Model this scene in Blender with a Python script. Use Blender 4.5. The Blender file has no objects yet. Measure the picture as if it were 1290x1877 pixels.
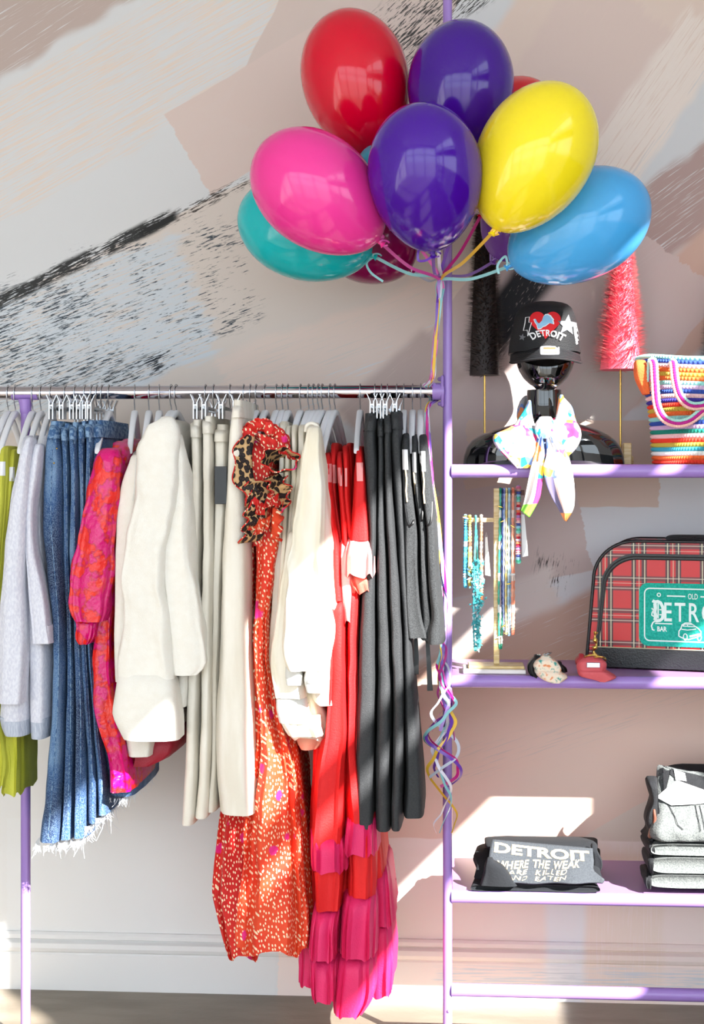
import bpy, bmesh, math, random
from mathutils import Vector, Matrix, noise
from mathutils.bvhtree import BVHTree
PI = math.pi
S = bpy.context.scene
COL = S.collection

# ------------------------------------------------------------------ camera, sky, sun, exposure
F = 2607.0; HZ = 862.0; U0 = 645.0                 # focal length in px, horizon row, centre column
TH = math.radians(3.6)                             # small yaw to the left
CAM = Vector((0.0, -3.705, 1.369))                 # mural wall is the plane y = 0
cd = bpy.data.cameras.new('camera'); co = bpy.data.objects.new('camera', cd); COL.objects.link(co)
cd.sensor_fit = 'VERTICAL'; cd.sensor_height = 36.0; cd.sensor_width = 36.0 * 1290 / 1877
cd.lens = 36.0 * F / 1877; cd.shift_y = (HZ - 938.5) / 1877; cd.clip_start = 0.05
co.location = CAM; co.rotation_euler = (PI / 2, 0, TH)
S.camera = co
S.view_settings.view_transform = 'Standard'; S.view_settings.look = 'None'
S.view_settings.gamma = 1.0; S.view_settings.use_curve_mapping = False
S.view_settings.exposure = 1.37
S.cycles.use_denoising = True; S.cycles.max_bounces = 5; S.cycles.diffuse_bounces = 3; S.cycles.glossy_bounces = 3; S.cycles.caustics_reflective = False; S.cycles.caustics_refractive = False; S.cycles.use_adaptive_sampling = True; S.cycles.adaptive_threshold = 0.06
W = bpy.data.worlds.new('sky'); S.world = W; W.use_nodes = True
bg = W.node_tree.nodes['Background']; bg.inputs[0].default_value = (0.79, 0.905, 1.0, 1); bg.inputs[1].default_value = 1.5
sl = bpy.data.lights.new('sun', 'SUN'); so = bpy.data.objects.new('sun', sl); COL.objects.link(so)
SUN = Vector((-0.55, 0.60, -0.55)).normalized()
so.rotation_euler = SUN.to_track_quat('-Z', 'Y').to_euler(); so.location = (1.7, -2.5, 3.2)
sl.energy = 9.0; sl.angle = math.radians(0.55); sl.color = (1.0, 0.97, 0.93)

# ------------------------------------------------------------------ helpers
def P(u, v, y):
    """photo pixel -> point on the vertical plane at depth y"""
    a = (u - U0) / F; b = (HZ - v) / F
    d = Vector((math.cos(TH) * a - math.sin(TH), math.sin(TH) * a + math.cos(TH), b))
    return CAM + d * ((y - CAM.y) / d.y)
def G(u, v, z):
    """photo pixel -> point on the horizontal plane at height z"""
    a = (u - U0) / F; b = (HZ - v) / F
    d = Vector((math.cos(TH) * a - math.sin(TH), math.sin(TH) * a + math.cos(TH), b))
    return CAM + d * ((z - CAM.z) / d.z)
def ZV(v, y, u=645): return P(u, v, y).z
def PX(y): return (y - CAM.y) / F                  # metres per pixel at depth y
def lin(c): return tuple(((x / 255) / 12.92 if x / 255 <= 0.04045 else ((x / 255 + 0.055) / 1.055) ** 2.4) for x in c) + (1.0,)
def lerp(a, b, t): return a + (b - a) * t
def smooth(t): t = max(0, min(1, t)); return t * t * (3 - 2 * t)

class MB:
    def __init__(s): s.v = []; s.f = []; s.m = []
    def add(s, vs, fs, mi=0):
        o = len(s.v); s.v += [Vector(x) for x in vs]
        for f in fs: s.f.append(tuple(i + o for i in f)); s.m.append(mi)
        return s
    def loft(s, rings, closed=True, cap0=True, cap1=True, mi=0):
        n = len(rings[0]); vs = [p for r in rings for p in r]; fs = []
        for j in range(len(rings) - 1):
            for i in range(n if closed else n - 1):
                k = (i + 1) % n
                fs.append((j * n + i, j * n + k, (j + 1) * n + k, (j + 1) * n + i))
        if closed and cap0: fs.append(tuple(range(n - 1, -1, -1)))
        if closed and cap1: fs.append(tuple((len(rings) - 1) * n + i for i in range(n)))
        return s.add(vs, fs, mi)
    def box(s, a, b, mi=0, bev=0.0):
        x0, y0, z0 = a; x1, y1, z1 = b
        if bev > 0:
            e = bev; rings = []
            for z, q in ((z0, e), (z0 + e, 0), (z1 - e, 0), (z1, e)):
                rings.append([(x0 + e, y0 + q, z), (x1 - e, y0 + q, z), (x1 - q, y0 + e, z), (x1 - q, y1 - e, z), (x1 - e, y1 - q, z), (x0 + e, y1 - q, z), (x0 + q, y1 - e, z), (x0 + q, y0 + e, z)])
            return s.loft(rings, mi=mi)
        vs = [(x0, y0, z0), (x1, y0, z0), (x1, y1, z0), (x0, y1, z0), (x0, y0, z1), (x1, y0, z1), (x1, y1, z1), (x0, y1, z1)]
        return s.add(vs, [(0, 3, 2, 1), (4, 5, 6, 7), (0, 1, 5, 4), (1, 2, 6, 5), (2, 3, 7, 6), (3, 0, 4, 7)], mi)
    def tube(s, path, r, n=10, closed=False, mi=0, cap=True, flat=None):
        """round (or flat=(w,t) rectangular) tube along a path; r number or list"""
        path = [Vector(p) for p in path]; N = len(path); rings = []; nrm = None
        for i, p in enumerate(path):
            if closed: t = path[(i + 1) % N] - path[i - 1]
            else: t = path[min(i + 1, N - 1)] - path[max(i - 1, 0)]
            if t.length < 1e-9: t = Vector((0, 0, 1))
            t.normalize()
            if nrm is None:
                nrm = t.cross(Vector((0, 1, 0)))
                if nrm.length < 0.1: nrm = t.cross(Vector((1, 0, 0)))
            nrm = (nrm - t * nrm.dot(t))
            if nrm.length < 1e-6: nrm = t.orthogonal()
            nrm.normalize(); b = t.cross(nrm)
            rr = r[i] if isinstance(r, (list, tuple)) else r
            if flat:
                w, th = flat; w *= rr; th *= rr
                rings.append([p + nrm * w + b * th, p - nrm * w + b * th, p - nrm * w - b * th, p + nrm * w - b * th])
            else:
                rings.append([p + nrm * (rr * math.cos(2 * PI * k / n)) + b * (rr * math.sin(2 * PI * k / n)) for k in range(n)])
        if closed: rings.append(rings[0])
        return s.loft(rings, cap0=cap and not closed, cap1=cap and not closed, mi=mi)
    def revolve(s, prof, origin, axis=Vector((0, 0, 1)), n=32, mi=0):
        """prof: list of (r, h) along axis"""
        axis = Vector(axis).normalized(); a = axis.orthogonal().normalized(); b = axis.cross(a); o = Vector(origin)
        rings = [[o + axis * h + (a * math.cos(2 * PI * k / n) + b * math.sin(2 * PI * k / n)) * max(r, 1e-5) for k in range(n)] for r, h in prof]
        return s.loft(rings, mi=mi)
    def ball(s, c, r, n=10, m=6, mi=0, sc=(1, 1, 1)):
        c = Vector(c); rings = []
        for j in range(m + 1):
            t = PI * j / m; rr = max(math.sin(t), 1e-3)
            rings.append([c + Vector((r * rr * math.cos(2 * PI * k / n) * sc[0], r * rr * math.sin(2 * PI * k / n) * sc[1], -r * math.cos(t) * sc[2])) for k in range(n)])
        return s.loft(rings, mi=mi)
    def bvh(s): return BVHTree.FromPolygons([tuple(v) for v in s.v], s.f)
    def build(s, name, mats, parent=None, sm=True, local=False, solid=0.0):
        me = bpy.data.meshes.new(name); me.from_pydata([tuple(v) for v in s.v], [], s.f)
        if not isinstance(mats, (list, tuple)): mats = [mats]
        for m in mats: me.materials.append(m)
        if len(mats) > 1: me.polygons.foreach_set('material_index', s.m)
        if sm: me.polygons.foreach_set('use_smooth', [True] * len(me.polygons))
        bm = bmesh.new(); bm.from_mesh(me); bmesh.ops.recalc_face_normals(bm, faces=bm.faces); bm.to_mesh(me); bm.free()
        me.update()
        if sm:
            try: me.set_sharp_from_angle(angle=math.radians(50))
            except Exception: pass
        o = bpy.data.objects.new(name, me); COL.objects.link(o)
        if parent is not None:
            o.parent = parent
            if not local:
                w = parent.location.copy(); q = parent.parent
                while q is not None: w += q.location; q = q.parent
                o.location = -w
        if solid:
            md = o.modifiers.new('thickness', 'SOLIDIFY'); md.thickness = solid; md.offset = 0
        return o

def tag(o, label, cat, group=None, kind=None):
    o['label'] = label; o['category'] = cat
    if group: o['group'] = group
    if kind: o['kind'] = kind
    return o
def thing(name, label, cat, loc, group=None):
    o = bpy.data.objects.new(name, None); COL.objects.link(o); o.location = loc; o.empty_display_size = 0.03
    return tag(o, label, cat, group)
def struct(o): o['kind'] = 'structure'; return o
def copy_tree(o, loc, rz=0.0):
    r = o.copy(); COL.objects.link(r); r.location = loc; r.rotation_euler = (0, 0, rz)
    for ch in list(o.children):
        c = ch.copy(); COL.objects.link(c); c.parent = r
        for g in list(ch.children):
            d = g.copy(); COL.objects.link(d); d.parent = c
    return r
def spline(pts, n):
    """Catmull-Rom through points (Vectors or tuples of numbers)"""
    pts = [Vector(p) for p in pts]; out = []; m = len(pts) - 1
    for i in range(n):
        t = i / (n - 1) * m; k = min(int(t), m - 1); f = t - k
        p0, p1, p2, p3 = pts[max(k - 1, 0)], pts[k], pts[k + 1], pts[min(k + 2, m)]
        out.append(0.5 * ((2 * p1) + (p2 - p0) * f + (2 * p0 - 5 * p1 + 4 * p2 - p3) * f * f + (3 * p1 - p0 - 3 * p2 + p3) * f ** 3))
    return out

# ------------------------------------------------------------------ materials
MATS = {}
class NT:
    def __init__(s, tree): s.t = tree
    def n(s, typ, **kw):
        x = s.t.nodes.new(typ)
        for k, v in kw.items(): setattr(x, k, v)
        return x
    def link(s, a, b): s.t.links.new(a, b)
    def val(s, sock, v):
        if hasattr(v, 'links') or isinstance(v, bpy.types.NodeSocket): s.link(v, sock)
        else: sock.default_value = v
    def math(s, op, a, b=0.0, c=None, clamp=False):
        x = s.n('ShaderNodeMath', operation=op, use_clamp=clamp); s.val(x.inputs[0], a); s.val(x.inputs[1], b)
        if c is not None: s.val(x.inputs[2], c)
        return x.outputs[0]
    def mix(s, f, a, b, mode='MIX'):
        x = s.n('ShaderNodeMix', data_type='RGBA', blend_type=mode); s.val(x.inputs[0], f); s.val(x.inputs[6], a); s.val(x.inputs[7], b); return x.outputs[2]
    def noise(s, vec, scale, detail=3.0, rough=0.5):
        x = s.n('ShaderNodeTexNoise'); s.val(x.inputs['Vector'], vec); x.inputs['Scale'].default_value = scale; x.inputs['Detail'].default_value = detail; x.inputs['Roughness'].default_value = rough
        return x.outputs['Fac']
    def vor(s, vec, scale, feature='F1', out='Distance', rand=1.0, dim='3D'):
        x = s.n('ShaderNodeTexVoronoi', feature=feature, voronoi_dimensions=dim); s.val(x.inputs['Vector'], vec); x.inputs['Scale'].default_value = scale
        x.inputs['Randomness'].default_value = rand
        return x.outputs[out]
    def ramp(s, fac, stops, interp='LINEAR'):
        x = s.n('ShaderNodeValToRGB'); cr = x.color_ramp; cr.interpolation = interp
        while len(cr.elements) < len(stops): cr.elements.new(0.5)
        for e, (p, c) in zip(cr.elements, stops): e.position = p; e.color = c
        s.val(x.inputs[0], fac); return x.outputs[0]
    def step(s, x, lo, hi):
        m = s.n('ShaderNodeMapRange', interpolation_type='SMOOTHSTEP'); s.val(m.inputs[0], x)
        m.inputs[1].default_value = lo; m.inputs[2].default_value = hi; return m.outputs[0]
    def mapping(s, vec, scale=(1, 1, 1), rot=(0, 0, 0), loc=(0, 0, 0)):
        x = s.n('ShaderNodeMapping'); s.val(x.inputs[0], vec); x.inputs['Location'].default_value = loc; x.inputs['Rotation'].default_value = rot; x.inputs['Scale'].default_value = scale
        return x.outputs[0]
    def sep(s, vec): x = s.n('ShaderNodeSeparateXYZ'); s.val(x.inputs[0], vec); return x.outputs
    def comb(s, a, b, c):
        x = s.n('ShaderNodeCombineXYZ'); s.val(x.inputs[0], a); s.val(x.inputs[1], b); s.val(x.inputs[2], c); return x.outputs[0]
def mat(name, col=(200, 200, 200), rough=0.6, metal=0.0, fn=None, bump=None, **kw):
    """fn(nt, vec) -> colour socket; bump=(scale, strength, stretch)"""
    m = bpy.data.materials.new(name); m.use_nodes = True; nt = NT(m.node_tree); b = m.node_tree.nodes['Principled BSDF']
    b.inputs['Roughness'].default_value = rough; b.inputs['Metallic'].default_value = metal
    tc = nt.n('ShaderNodeTexCoord').outputs['Object']
    b.inputs['Base Color'].default_value = lin(col)
    if fn: nt.link(fn(nt, tc), b.inputs['Base Color'])
    for k, v in kw.items():
        b.inputs[k].default_value = v
    if bump:
        sc, st, stretch = bump
        h = nt.noise(nt.mapping(tc, scale=stretch), sc, 4.0)
        bn = nt.n('ShaderNodeBump'); bn.inputs['Strength'].default_value = st; bn.inputs['Distance'].default_value = 0.004
        nt.link(h, bn.inputs['Height']); nt.link(bn.outputs[0], b.inputs['Normal'])
    MATS[name] = m
    return m
def var(c1, c2, scale, stretch=(1, 1, 1), lo=0.35, hi=0.65):
    return lambda nt, v: nt.mix(nt.step(nt.noise(nt.mapping(v, scale=stretch), scale), lo, hi), lin(c1), lin(c2))
M = MATS
CB = (260, 0.25, (1, 1, 1))
mat('purple_paint', (158, 126, 198), 0.26)
mat('lilac_board', (168, 128, 178), 0.32)
mat('chrome', (186, 182, 190), 0.08, 1.0)
mat('steel', (190, 192, 196), 0.22, 1.0)
mat('white_plastic', (236, 237, 242), 0.35)
mat('clear_plastic', (235, 238, 240), 0.08, 0.0, **{'Transmission Weight': 0.6, 'IOR': 1.45})
mat('rubber_black', (16, 16, 18), 0.35)
mat('gold', (214, 178, 96), 0.25, 1.0)
mat('wood_pale', (222, 196, 140), 0.4, fn=var((226, 202, 150), (205, 172, 112), 30, (1, 1, 8)))
mat('board_white', (238, 232, 226), 0.4)
mat('brown_bar', (96, 52, 40), 0.5)
mat('card', (240, 240, 240), 0.7)
mat('chartreuse', fn=var((206, 206, 74), (176, 178, 48), 14, (1, 1, 0.3)), rough=0.7, bump=CB)
mat('heather', fn=var((206, 207, 220), (222, 223, 232), 240, (1, 1, 0.5)), rough=0.9, bump=(300, 0.3, (1, 1, 0.5)))
mat('heather_rib', fn=var((170, 178, 196), (196, 202, 214), 200, (3, 1, 0.3)), rough=0.9, bump=(160, 0.5, (4, 4, 0.1)))
def denim(nt, v):
    a = nt.noise(nt.mapping(v, scale=(1, 1, 0.25)), 16, 5); b = nt.noise(v, 420, 2)
    c = nt.ramp(a, [(0.3, lin((16, 38, 76))), (0.5, lin((46, 84, 132))), (0.68, lin((126, 160, 194)))])
    return nt.mix(nt.math('MULTIPLY', nt.step(b, 0.4, 0.65), 0.35), c, lin((150, 178, 206)))
mat('denim', fn=denim, rough=0.85, bump=(420, 0.5, (1, 1, 1)))
def denim_edge(nt, v):
    return nt.mix(nt.step(nt.noise(v, 120, 2), 0.4, 0.6), lin((60, 96, 140)), lin((130, 160, 190)))
mat('denim_seam', fn=denim_edge, rough=0.85, bump=(300, 0.5, (1, 1, 1)))
mat('denim_fray', (226, 232, 240), 0.9)
def jacq(nt, v):
    w = nt.noise(v, 15, 3); big = nt.noise(nt.mapping(v, loc=(3, 1, 2)), 34, 2.5)
    f = nt.step(big, 0.46, 0.5); edge = nt.math('MULTIPLY', nt.step(big, 0.42, 0.46), nt.math('SUBTRACT', 1.0, nt.step(big, 0.48, 0.52)))
    c = nt.mix(f, lin((228, 34, 26)), lin((212, 6, 112)))
    c = nt.mix(nt.math('MULTIPLY', edge, 0.6), c, lin((172, 6, 70)))
    return nt.mix(nt.math('MULTIPLY', nt.step(w, 0.55, 0.62), 0.5), c, lin((236, 66, 40)))
mat('jacquard', fn=jacq, rough=0.27, bump=(70, 1.0, (1, 1, 1)))
mat('jacquard_dark', (150, 12, 40), 0.5, bump=CB)
mat('cream_wool', fn=var((236, 231, 221), (238, 234, 225), 60), rough=0.95, bump=(420, 0.35, (1, 1, 1)))
mat('cream_trouser', fn=var((228, 220, 205), (238, 232, 220), 26, (1, 1, 0.2)), rough=0.9, bump=(300, 0.2, (1, 1, 1)))
mat('cream_blouse', fn=var((236, 226, 204), (242, 236, 222), 22, (1, 1, 0.3)), rough=0.8, bump=(90, 0.3, (1, 1, 0.25)))
mat('cuff_grey', (214, 212, 206), 0.7, bump=CB)
mat('peach', (240, 186, 156), 0.7, bump=CB)
def polka(c0, c1):
    def fn(nt, v):
        base = nt.mix(nt.step(nt.noise(v, 7, 2), 0.4, 0.6), lin(c0), lin(c1))
        x, y, z = nt.sep(v); fv = nt.comb(nt.math('MULTIPLY', nt.math('MULTIPLY_ADD', y, 0.8, x), 1.5), nt.math('MULTIPLY', nt.math('MULTIPLY_ADD', x, 0.4, z), 0.9), 0.0)
        fl = nt.vor(fv, 84, dim='2D', rand=0.8)
        base = nt.mix(nt.math('SUBTRACT', 1.0, nt.step(fl, 0.19, 0.25)), base, lin((250, 226, 190)))
        big = nt.vor(nt.mapping(v, loc=(0.2, 0.3, 0.1)), 13); pet = nt.noise(v, 110, 2)
        fm = nt.math('SUBTRACT', 1.0, nt.step(nt.math('ADD', big, nt.math('MULTIPLY', pet, 0.14)), 0.2, 0.24))
        return nt.mix(fm, base, lin((226, 36, 128)))
    return fn
mat('polka', fn=polka((224, 52, 24), (228, 72, 34)), rough=0.7, bump=CB)
mat('polka_red', fn=polka((200, 24, 22), (214, 36, 24)), rough=0.7, bump=CB)
def leop(nt, v):
    x, y, z = nt.sep(v); d = nt.vor(nt.comb(nt.math('MULTIPLY_ADD', y, 0.8, x), z, 0.0), 78, dim='2D'); n = nt.noise(v, 90, 2)
    k = nt.math('ADD', d, nt.math('MULTIPLY', nt.math('SUBTRACT', n, 0.5), 0.5))
    c = nt.ramp(k, [(0.0, lin((60, 42, 40))), (0.2, lin((40, 26, 26))), (0.3, lin((16, 12, 14))), (0.46, lin((22, 14, 14))), (0.52, lin((206, 164, 112))), (1.0, lin((224, 190, 142)))])
    return c
mat('leopard', fn=leop, rough=0.7, bump=CB)
mat('red_crepe', fn=var((214, 14, 20), (230, 26, 26), 20, (1, 1, 0.2)), rough=0.7, bump=CB)
mat('pink_chiffon', (226, 38, 104), 0.6, bump=CB, **{'Transmission Weight': 0.0})
mat('coral_chiffon', (244, 112, 96), 0.6, bump=CB)
mat('blush_chiffon', (246, 158, 158), 0.6, bump=CB)
mat('black_crepe', fn=var((36, 38, 41), (52, 54, 56), 500), rough=0.75, bump=(500, 0.3, (1, 1, 1)))
mat('black_knit', fn=var((40, 42, 44), (58, 60, 62), 400), rough=0.9, bump=(400, 0.3, (1, 1, 1)))
mat('black_satin', (14, 14, 16), 0.45)
mat('beige_strap', (206, 184, 150), 0.5)
def balloon_mat(name, c):
    mat('balloon_' + name, c, 0.13)
for n_, c_ in dict(crimson=(214, 0, 40), purple=(62, 10, 138), violet=(68, 12, 148), pink=(238, 56, 150), teal=(20, 184, 190), burgundy=(140, 6, 80),
                   yellow=(250, 226, 34), blue=(76, 168, 230), red=(216, 8, 30), lilac=(124, 74, 172), turquoise=(24, 150, 180)).items(): balloon_mat(n_, c_)
for n_, c_ in dict(pink=(226, 84, 176), silver=(206, 212, 226), purple=(112, 64, 176), aqua=(150, 208, 214), yellow=(238, 190, 66), white=(232, 226, 240), lav=(176, 140, 214), magenta=(206, 40, 140)).items():
    mat('ribbon_' + n_, c_, 0.25)
mat('gloss_black', (6, 7, 8), 0.04, **{'Coat Weight': 1.0, 'Coat Roughness': 0.02})
mat('cap_black', (16, 17, 20), 0.75, bump=(400, 0.4, (1, 1, 1)))
mat('cap_mesh', (150, 150, 150), 0.8, bump=(300, 0.8, (1, 1, 1)))
mat('thread_white', (236, 236, 236), 0.7); mat('thread_red', (222, 26, 34), 0.75); mat('thread_blue', (140, 190, 222), 0.7); mat('thread_grey', (112, 114, 118), 0.6, bump=(500, 0.6, (1, 1, 1)))
mat('thread_black', (14, 14, 16), 0.8); mat('thread_orange', (206, 96, 60), 0.7); mat('leather_brim', (30, 31, 34), 0.5)
def scarf(nt, v):
    b = nt.noise(nt.mapping(v, loc=(1.3, 0.2, 4.1)), 26, 2.0); h = nt.vor(v, 32, out='Color'); s_ = nt.sep(h)
    c = nt.ramp(s_[0], [(0.0, lin((40, 176, 190))), (0.2, lin((226, 60, 120))), (0.4, lin((250, 206, 70))), (0.55, lin((240, 236, 240))), (0.7, lin((244, 150, 90))), (0.85, lin((120, 150, 214)))], 'CONSTANT')
    return nt.mix(nt.step(b, 0.47, 0.5), lin((206, 202, 204)), c)
mat('scarf', fn=scarf, rough=0.4, bump=(40, 0.3, (1, 1, 1)))
for n_, c_ in dict(green=(126, 206, 70), pinkb=(226, 60, 140), slate=(112, 104, 140), orange=(244, 150, 84), rose=(246, 214, 204), cream=(226, 218, 212)).items(): mat('scarf_' + n_, c_, 0.4)
for n_, cs_ in dict(brown=((40, 28, 26), (66, 48, 42), (98, 72, 60)), pink=((244, 104, 126), (255, 166, 172), (255, 222, 216)), black=((14, 18, 16), (26, 32, 28), (44, 52, 46))).items():
    for k_, c_ in enumerate(cs_): mat('bristle_%s_%d' % (n_, k_), c_, 0.6)
for i_, c_ in enumerate([(226, 60, 40), (170, 20, 70), (150, 214, 206), (46, 76, 160), (240, 196, 196), (232, 108, 50), (196, 176, 70), (240, 150, 140), (60, 50, 150), (214, 180, 214), (20, 130, 110), (236, 236, 228), (60, 160, 180)]):
    mat('yarn_%d' % i_, c_, 0.9, bump=(500, 0.5, (1, 1, 1)))
mat('yarn_mint', (176, 226, 214), 0.9, bump=(500, 0.5, (1, 1, 1))); mat('yarn_magenta', (190, 36, 140), 0.9, bump=(500, 0.5, (1, 1, 1))); mat('yarn_blush', (246, 196, 180), 0.9, bump=(500, 0.5, (1, 1, 1)))
def plaid(nt, v):
    x, y, z = nt.sep(v)
    def band(c, per, stops):
        f = nt.math('FRACT', nt.math('DIVIDE', nt.math('ADD', c, 10.0), per)); return nt.ramp(f, stops, 'CONSTANT')
    K = lambda g: (g, g, g, 1)
    per = 0.078
    blk = [(0.0, K(0)), (0.04, K(1)), (0.18, K(0)), (0.34, K(1)), (0.50, K(0))]
    wht = [(0.0, K(0)), (0.10, K(1)), (0.13, K(0)), (0.26, K(1)), (0.28, K(0)), (0.42, K(1)), (0.45, K(0))]
    bx = band(x, per, blk); bz = band(z, per, blk); wx = band(x, per, wht); wz = band(z, per, wht)
    c = nt.mix(nt.math('MULTIPLY', bx, 0.88), lin((196, 14, 20)), lin((12, 18, 28)))
    c = nt.mix(nt.math('MULTIPLY', bz, 0.72), c, lin((16, 22, 34)))
    c = nt.mix(nt.math('MULTIPLY', wx, 0.8), c, lin((214, 206, 170)))
    return nt.mix(nt.math('MULTIPLY', wz, 0.55), c, lin((214, 200, 180)))
mat('tartan', fn=plaid, rough=0.32)
mat('black_leather', (20, 21, 23), 0.35, bump=(260, 0.3, (1, 1, 1)))
mat('felt_green', fn=var((20, 160, 140), (40, 182, 160), 200), rough=0.95, bump=(500, 0.5, (1, 1, 1)))
mat('print_white', (222, 240, 234), 0.8)
mat('tee_dark', fn=var((58, 62, 68), (70, 75, 80), 400), rough=0.95, bump=CB)
mat('tee_black', (24, 27, 32), 0.95, bump=CB)
mat('print_gold', (242, 214, 160), 0.8)
mat('print_amber', (214, 150, 40), 0.8)
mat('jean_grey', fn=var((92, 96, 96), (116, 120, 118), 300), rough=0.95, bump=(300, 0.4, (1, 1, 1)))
mat('jean_black', (20, 22, 26), 0.85, bump=(300, 0.4, (1, 1, 1)))  # also used on the stack's left flanks, their shade put into the colour
mat('leather_brown', (110, 62, 44), 0.6)
mat('fob_beige', fn=lambda nt, v: nt.ramp(nt.noise(v, 90, 2), [(0.3, lin((60, 150, 140))), (0.42, lin((236, 220, 200))), (0.6, lin((240, 214, 190))), (0.68, lin((226, 140, 90)))]), rough=0.6)
mat('fob_pink', (206, 84, 92), 0.6, bump=(200, 0.3, (1, 1, 1)))
mat('fob_red', (160, 30, 40), 0.5)
mat('floor_concrete', fn=var((122, 112, 98), (140, 129, 114), 3, (1, 4, 1)), rough=0.4, bump=(60, 0.15, (1, 1, 1)))
mat('plain_white', (222, 220, 218), 0.8)
mat('pavement', (150, 148, 144), 0.9)
mat('frame_dark', (60, 60, 62), 0.5)

# ------------------------------------------------------------------ the room
STROKES = [  # u, v, angle, half length, half width (px), colour, dryness, ragged px
    (330, 1560, 0, 560, 420, (236, 234, 231), 0, 10),
    (170, 190, 28, 480, 120, (222, 206, 194), .52, 60),
    (40, 20, 31, 330, 100, (186, 168, 160), .38, 60),
    (640, 70, 63, 230, 150, (208, 190, 182), 0, 14),
    (505, 188, 30, 190, 88, (214, 194, 186), 0, 10),
    (420, 560, 25.5, 760, 196, (212, 200, 191), 0, 10),
    (60, 650, 20, 340, 130, (200, 206, 212), .44, 60),
    (700, 650, 20, 300, 110, (222, 203, 192), .40, 60),
    (150, 585, 20, 330, 130, (58, 68, 78), .61, 80),
    (60, 620, 20, 160, 110, (58, 68, 78), .57, 80),
    (230, 690, 22, 150, 26, (40, 46, 54), .55, 80),
    (150, 478, 25.5, 200, 17, (44, 44, 44), .44, 20),
    (385, 366, 25.5, 90, 14, (70, 62, 58), .52, 20),
    (290, 412, 25.5, 50, 9, (24, 24, 24), .36, 16),
    (770, 25, 42, 150, 75, (58, 56, 56), .53, 60),
    (1110, 70, 55, 400, 190, (224, 203, 190), .30, 40),
    (1010, 210, 55, 260, 120, (220, 198, 188), .32, 40),
    (1180, 220, 55, 220, 60, (234, 220, 210), .42, 40),
    (1230, 390, 36, 330, 78, (178, 152, 146), .40, 60),
    (1270, 545, 42, 220, 90, (206, 172, 156), .30, 20),
    (985, 660, 52, 300, 190, (208, 188, 183), 0, 20),
    (1090, 740, 55, 150, 70, (206, 196, 188), .40, 40),
    (950, 545, 55, 120, 48, (26, 26, 30), .36, 20),
    (735, 720, 42, 120, 70, (192, 172, 164), .34, 14),
    (1160, 1060, 4, 260, 200, (224, 223, 224), 0, 30),
    (1030, 850, 0, 175, 80, (216, 192, 176), 0, 14),
    (930, 980, 12, 140, 95, (210, 190, 183), 0, 14),
    (1010, 1080, 80, 70, 45, (60, 50, 46), .60, 50),
    (890, 1130, 20, 150, 60, (226, 212, 204), .36, 40),
    (1010, 1185, 24, 300, 75, (206, 172, 154), .36, 40),
    (1000, 1410, 0, 420, 165, (240, 206, 187), 0, 10),
    (1060, 1330, 20, 260, 40, (226, 200, 186), .58, 60),
    (1250, 1500, 30, 200, 60, (232, 212, 196), 0, 16),
    (1010, 1700, 0, 500, 160, (250, 233, 224), 0, 10),
    (1130, 1710, 88, 170, 95, (246, 228, 214), .42, 30),
    (1035, 1745, 88, 110, 46, (240, 240, 240), .22, 14),
    (1120, 1800, 0, 320, 36, (220, 222, 224), .52, 40),
    (258, 1700, 0, 254, 200, (236, 235, 233), 0, 6),
]
def mural(nt, vec):
    x, y, z = nt.sep(vec); flat = nt.comb(x, z, 0.0)
    c = lin((212, 212, 213)); k = PX(0.0)
    for i, (u, v, ang, L, Wd, col, dry, rag) in enumerate(STROKES):
        p = P(u, v, 0.0)
        sub = nt.n('ShaderNodeVectorMath', operation='SUBTRACT'); nt.val(sub.inputs[0], flat); sub.inputs[1].default_value = (p.x, p.z, 0)
        q = nt.mapping(sub.outputs[0], rot=(0, 0, -math.radians(ang)))
        L *= k; Wd *= k; rag *= k
        j = nt.noise(nt.mapping(q, scale=(5, 30, 1), loc=(i * 3.1, 0, 0)), 1.0, 3.0, 0.65)
        qs = nt.sep(q); ax = nt.math('ABSOLUTE', nt.math('MULTIPLY_ADD', nt.math('SUBTRACT', j, 0.5), rag * 1.8, qs[0]))
        j2 = nt.noise(nt.mapping(q, scale=(10, 10, 1), loc=(i, 5, 0)), 1.0, 1.0)
        ay = nt.math('ABSOLUTE', nt.math('MULTIPLY_ADD', nt.math('SUBTRACT', j2, 0.5), min(rag * 0.7, Wd * 0.6), qs[1]))
        soft = 0.004 if dry == 0 else 0.03
        m = nt.math('MULTIPLY', nt.math('SUBTRACT', 1.0, nt.step(ax, L - soft, L)), nt.math('SUBTRACT', 1.0, nt.step(ay, Wd - min(soft, Wd * 0.5), Wd)))
        if dry > 0:
            gr = sum(col) < 260
            s_ = nt.noise(nt.mapping(q, scale=(26 if gr else 6, 210, 1), loc=(0, i * 1.7, 0)), 1.0, 3.5, 0.7)
            if gr: s_ = nt.math('MULTIPLY_ADD', nt.math('SUBTRACT', nt.noise(nt.mapping(q, loc=(i, 0, 0)), 9.0, 1.0), 0.5), 0.35, s_)
            m = nt.math('MULTIPLY', m, nt.step(s_, dry - 0.05, dry + 0.05))
        else:
            m = nt.math('MULTIPLY', m, nt.math('MULTIPLY_ADD', j, 0.16, 0.88, clamp=True))
        c = nt.mix(m, c, lin(col))
    return c
mat('mural', fn=mural, rough=0.75)

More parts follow.
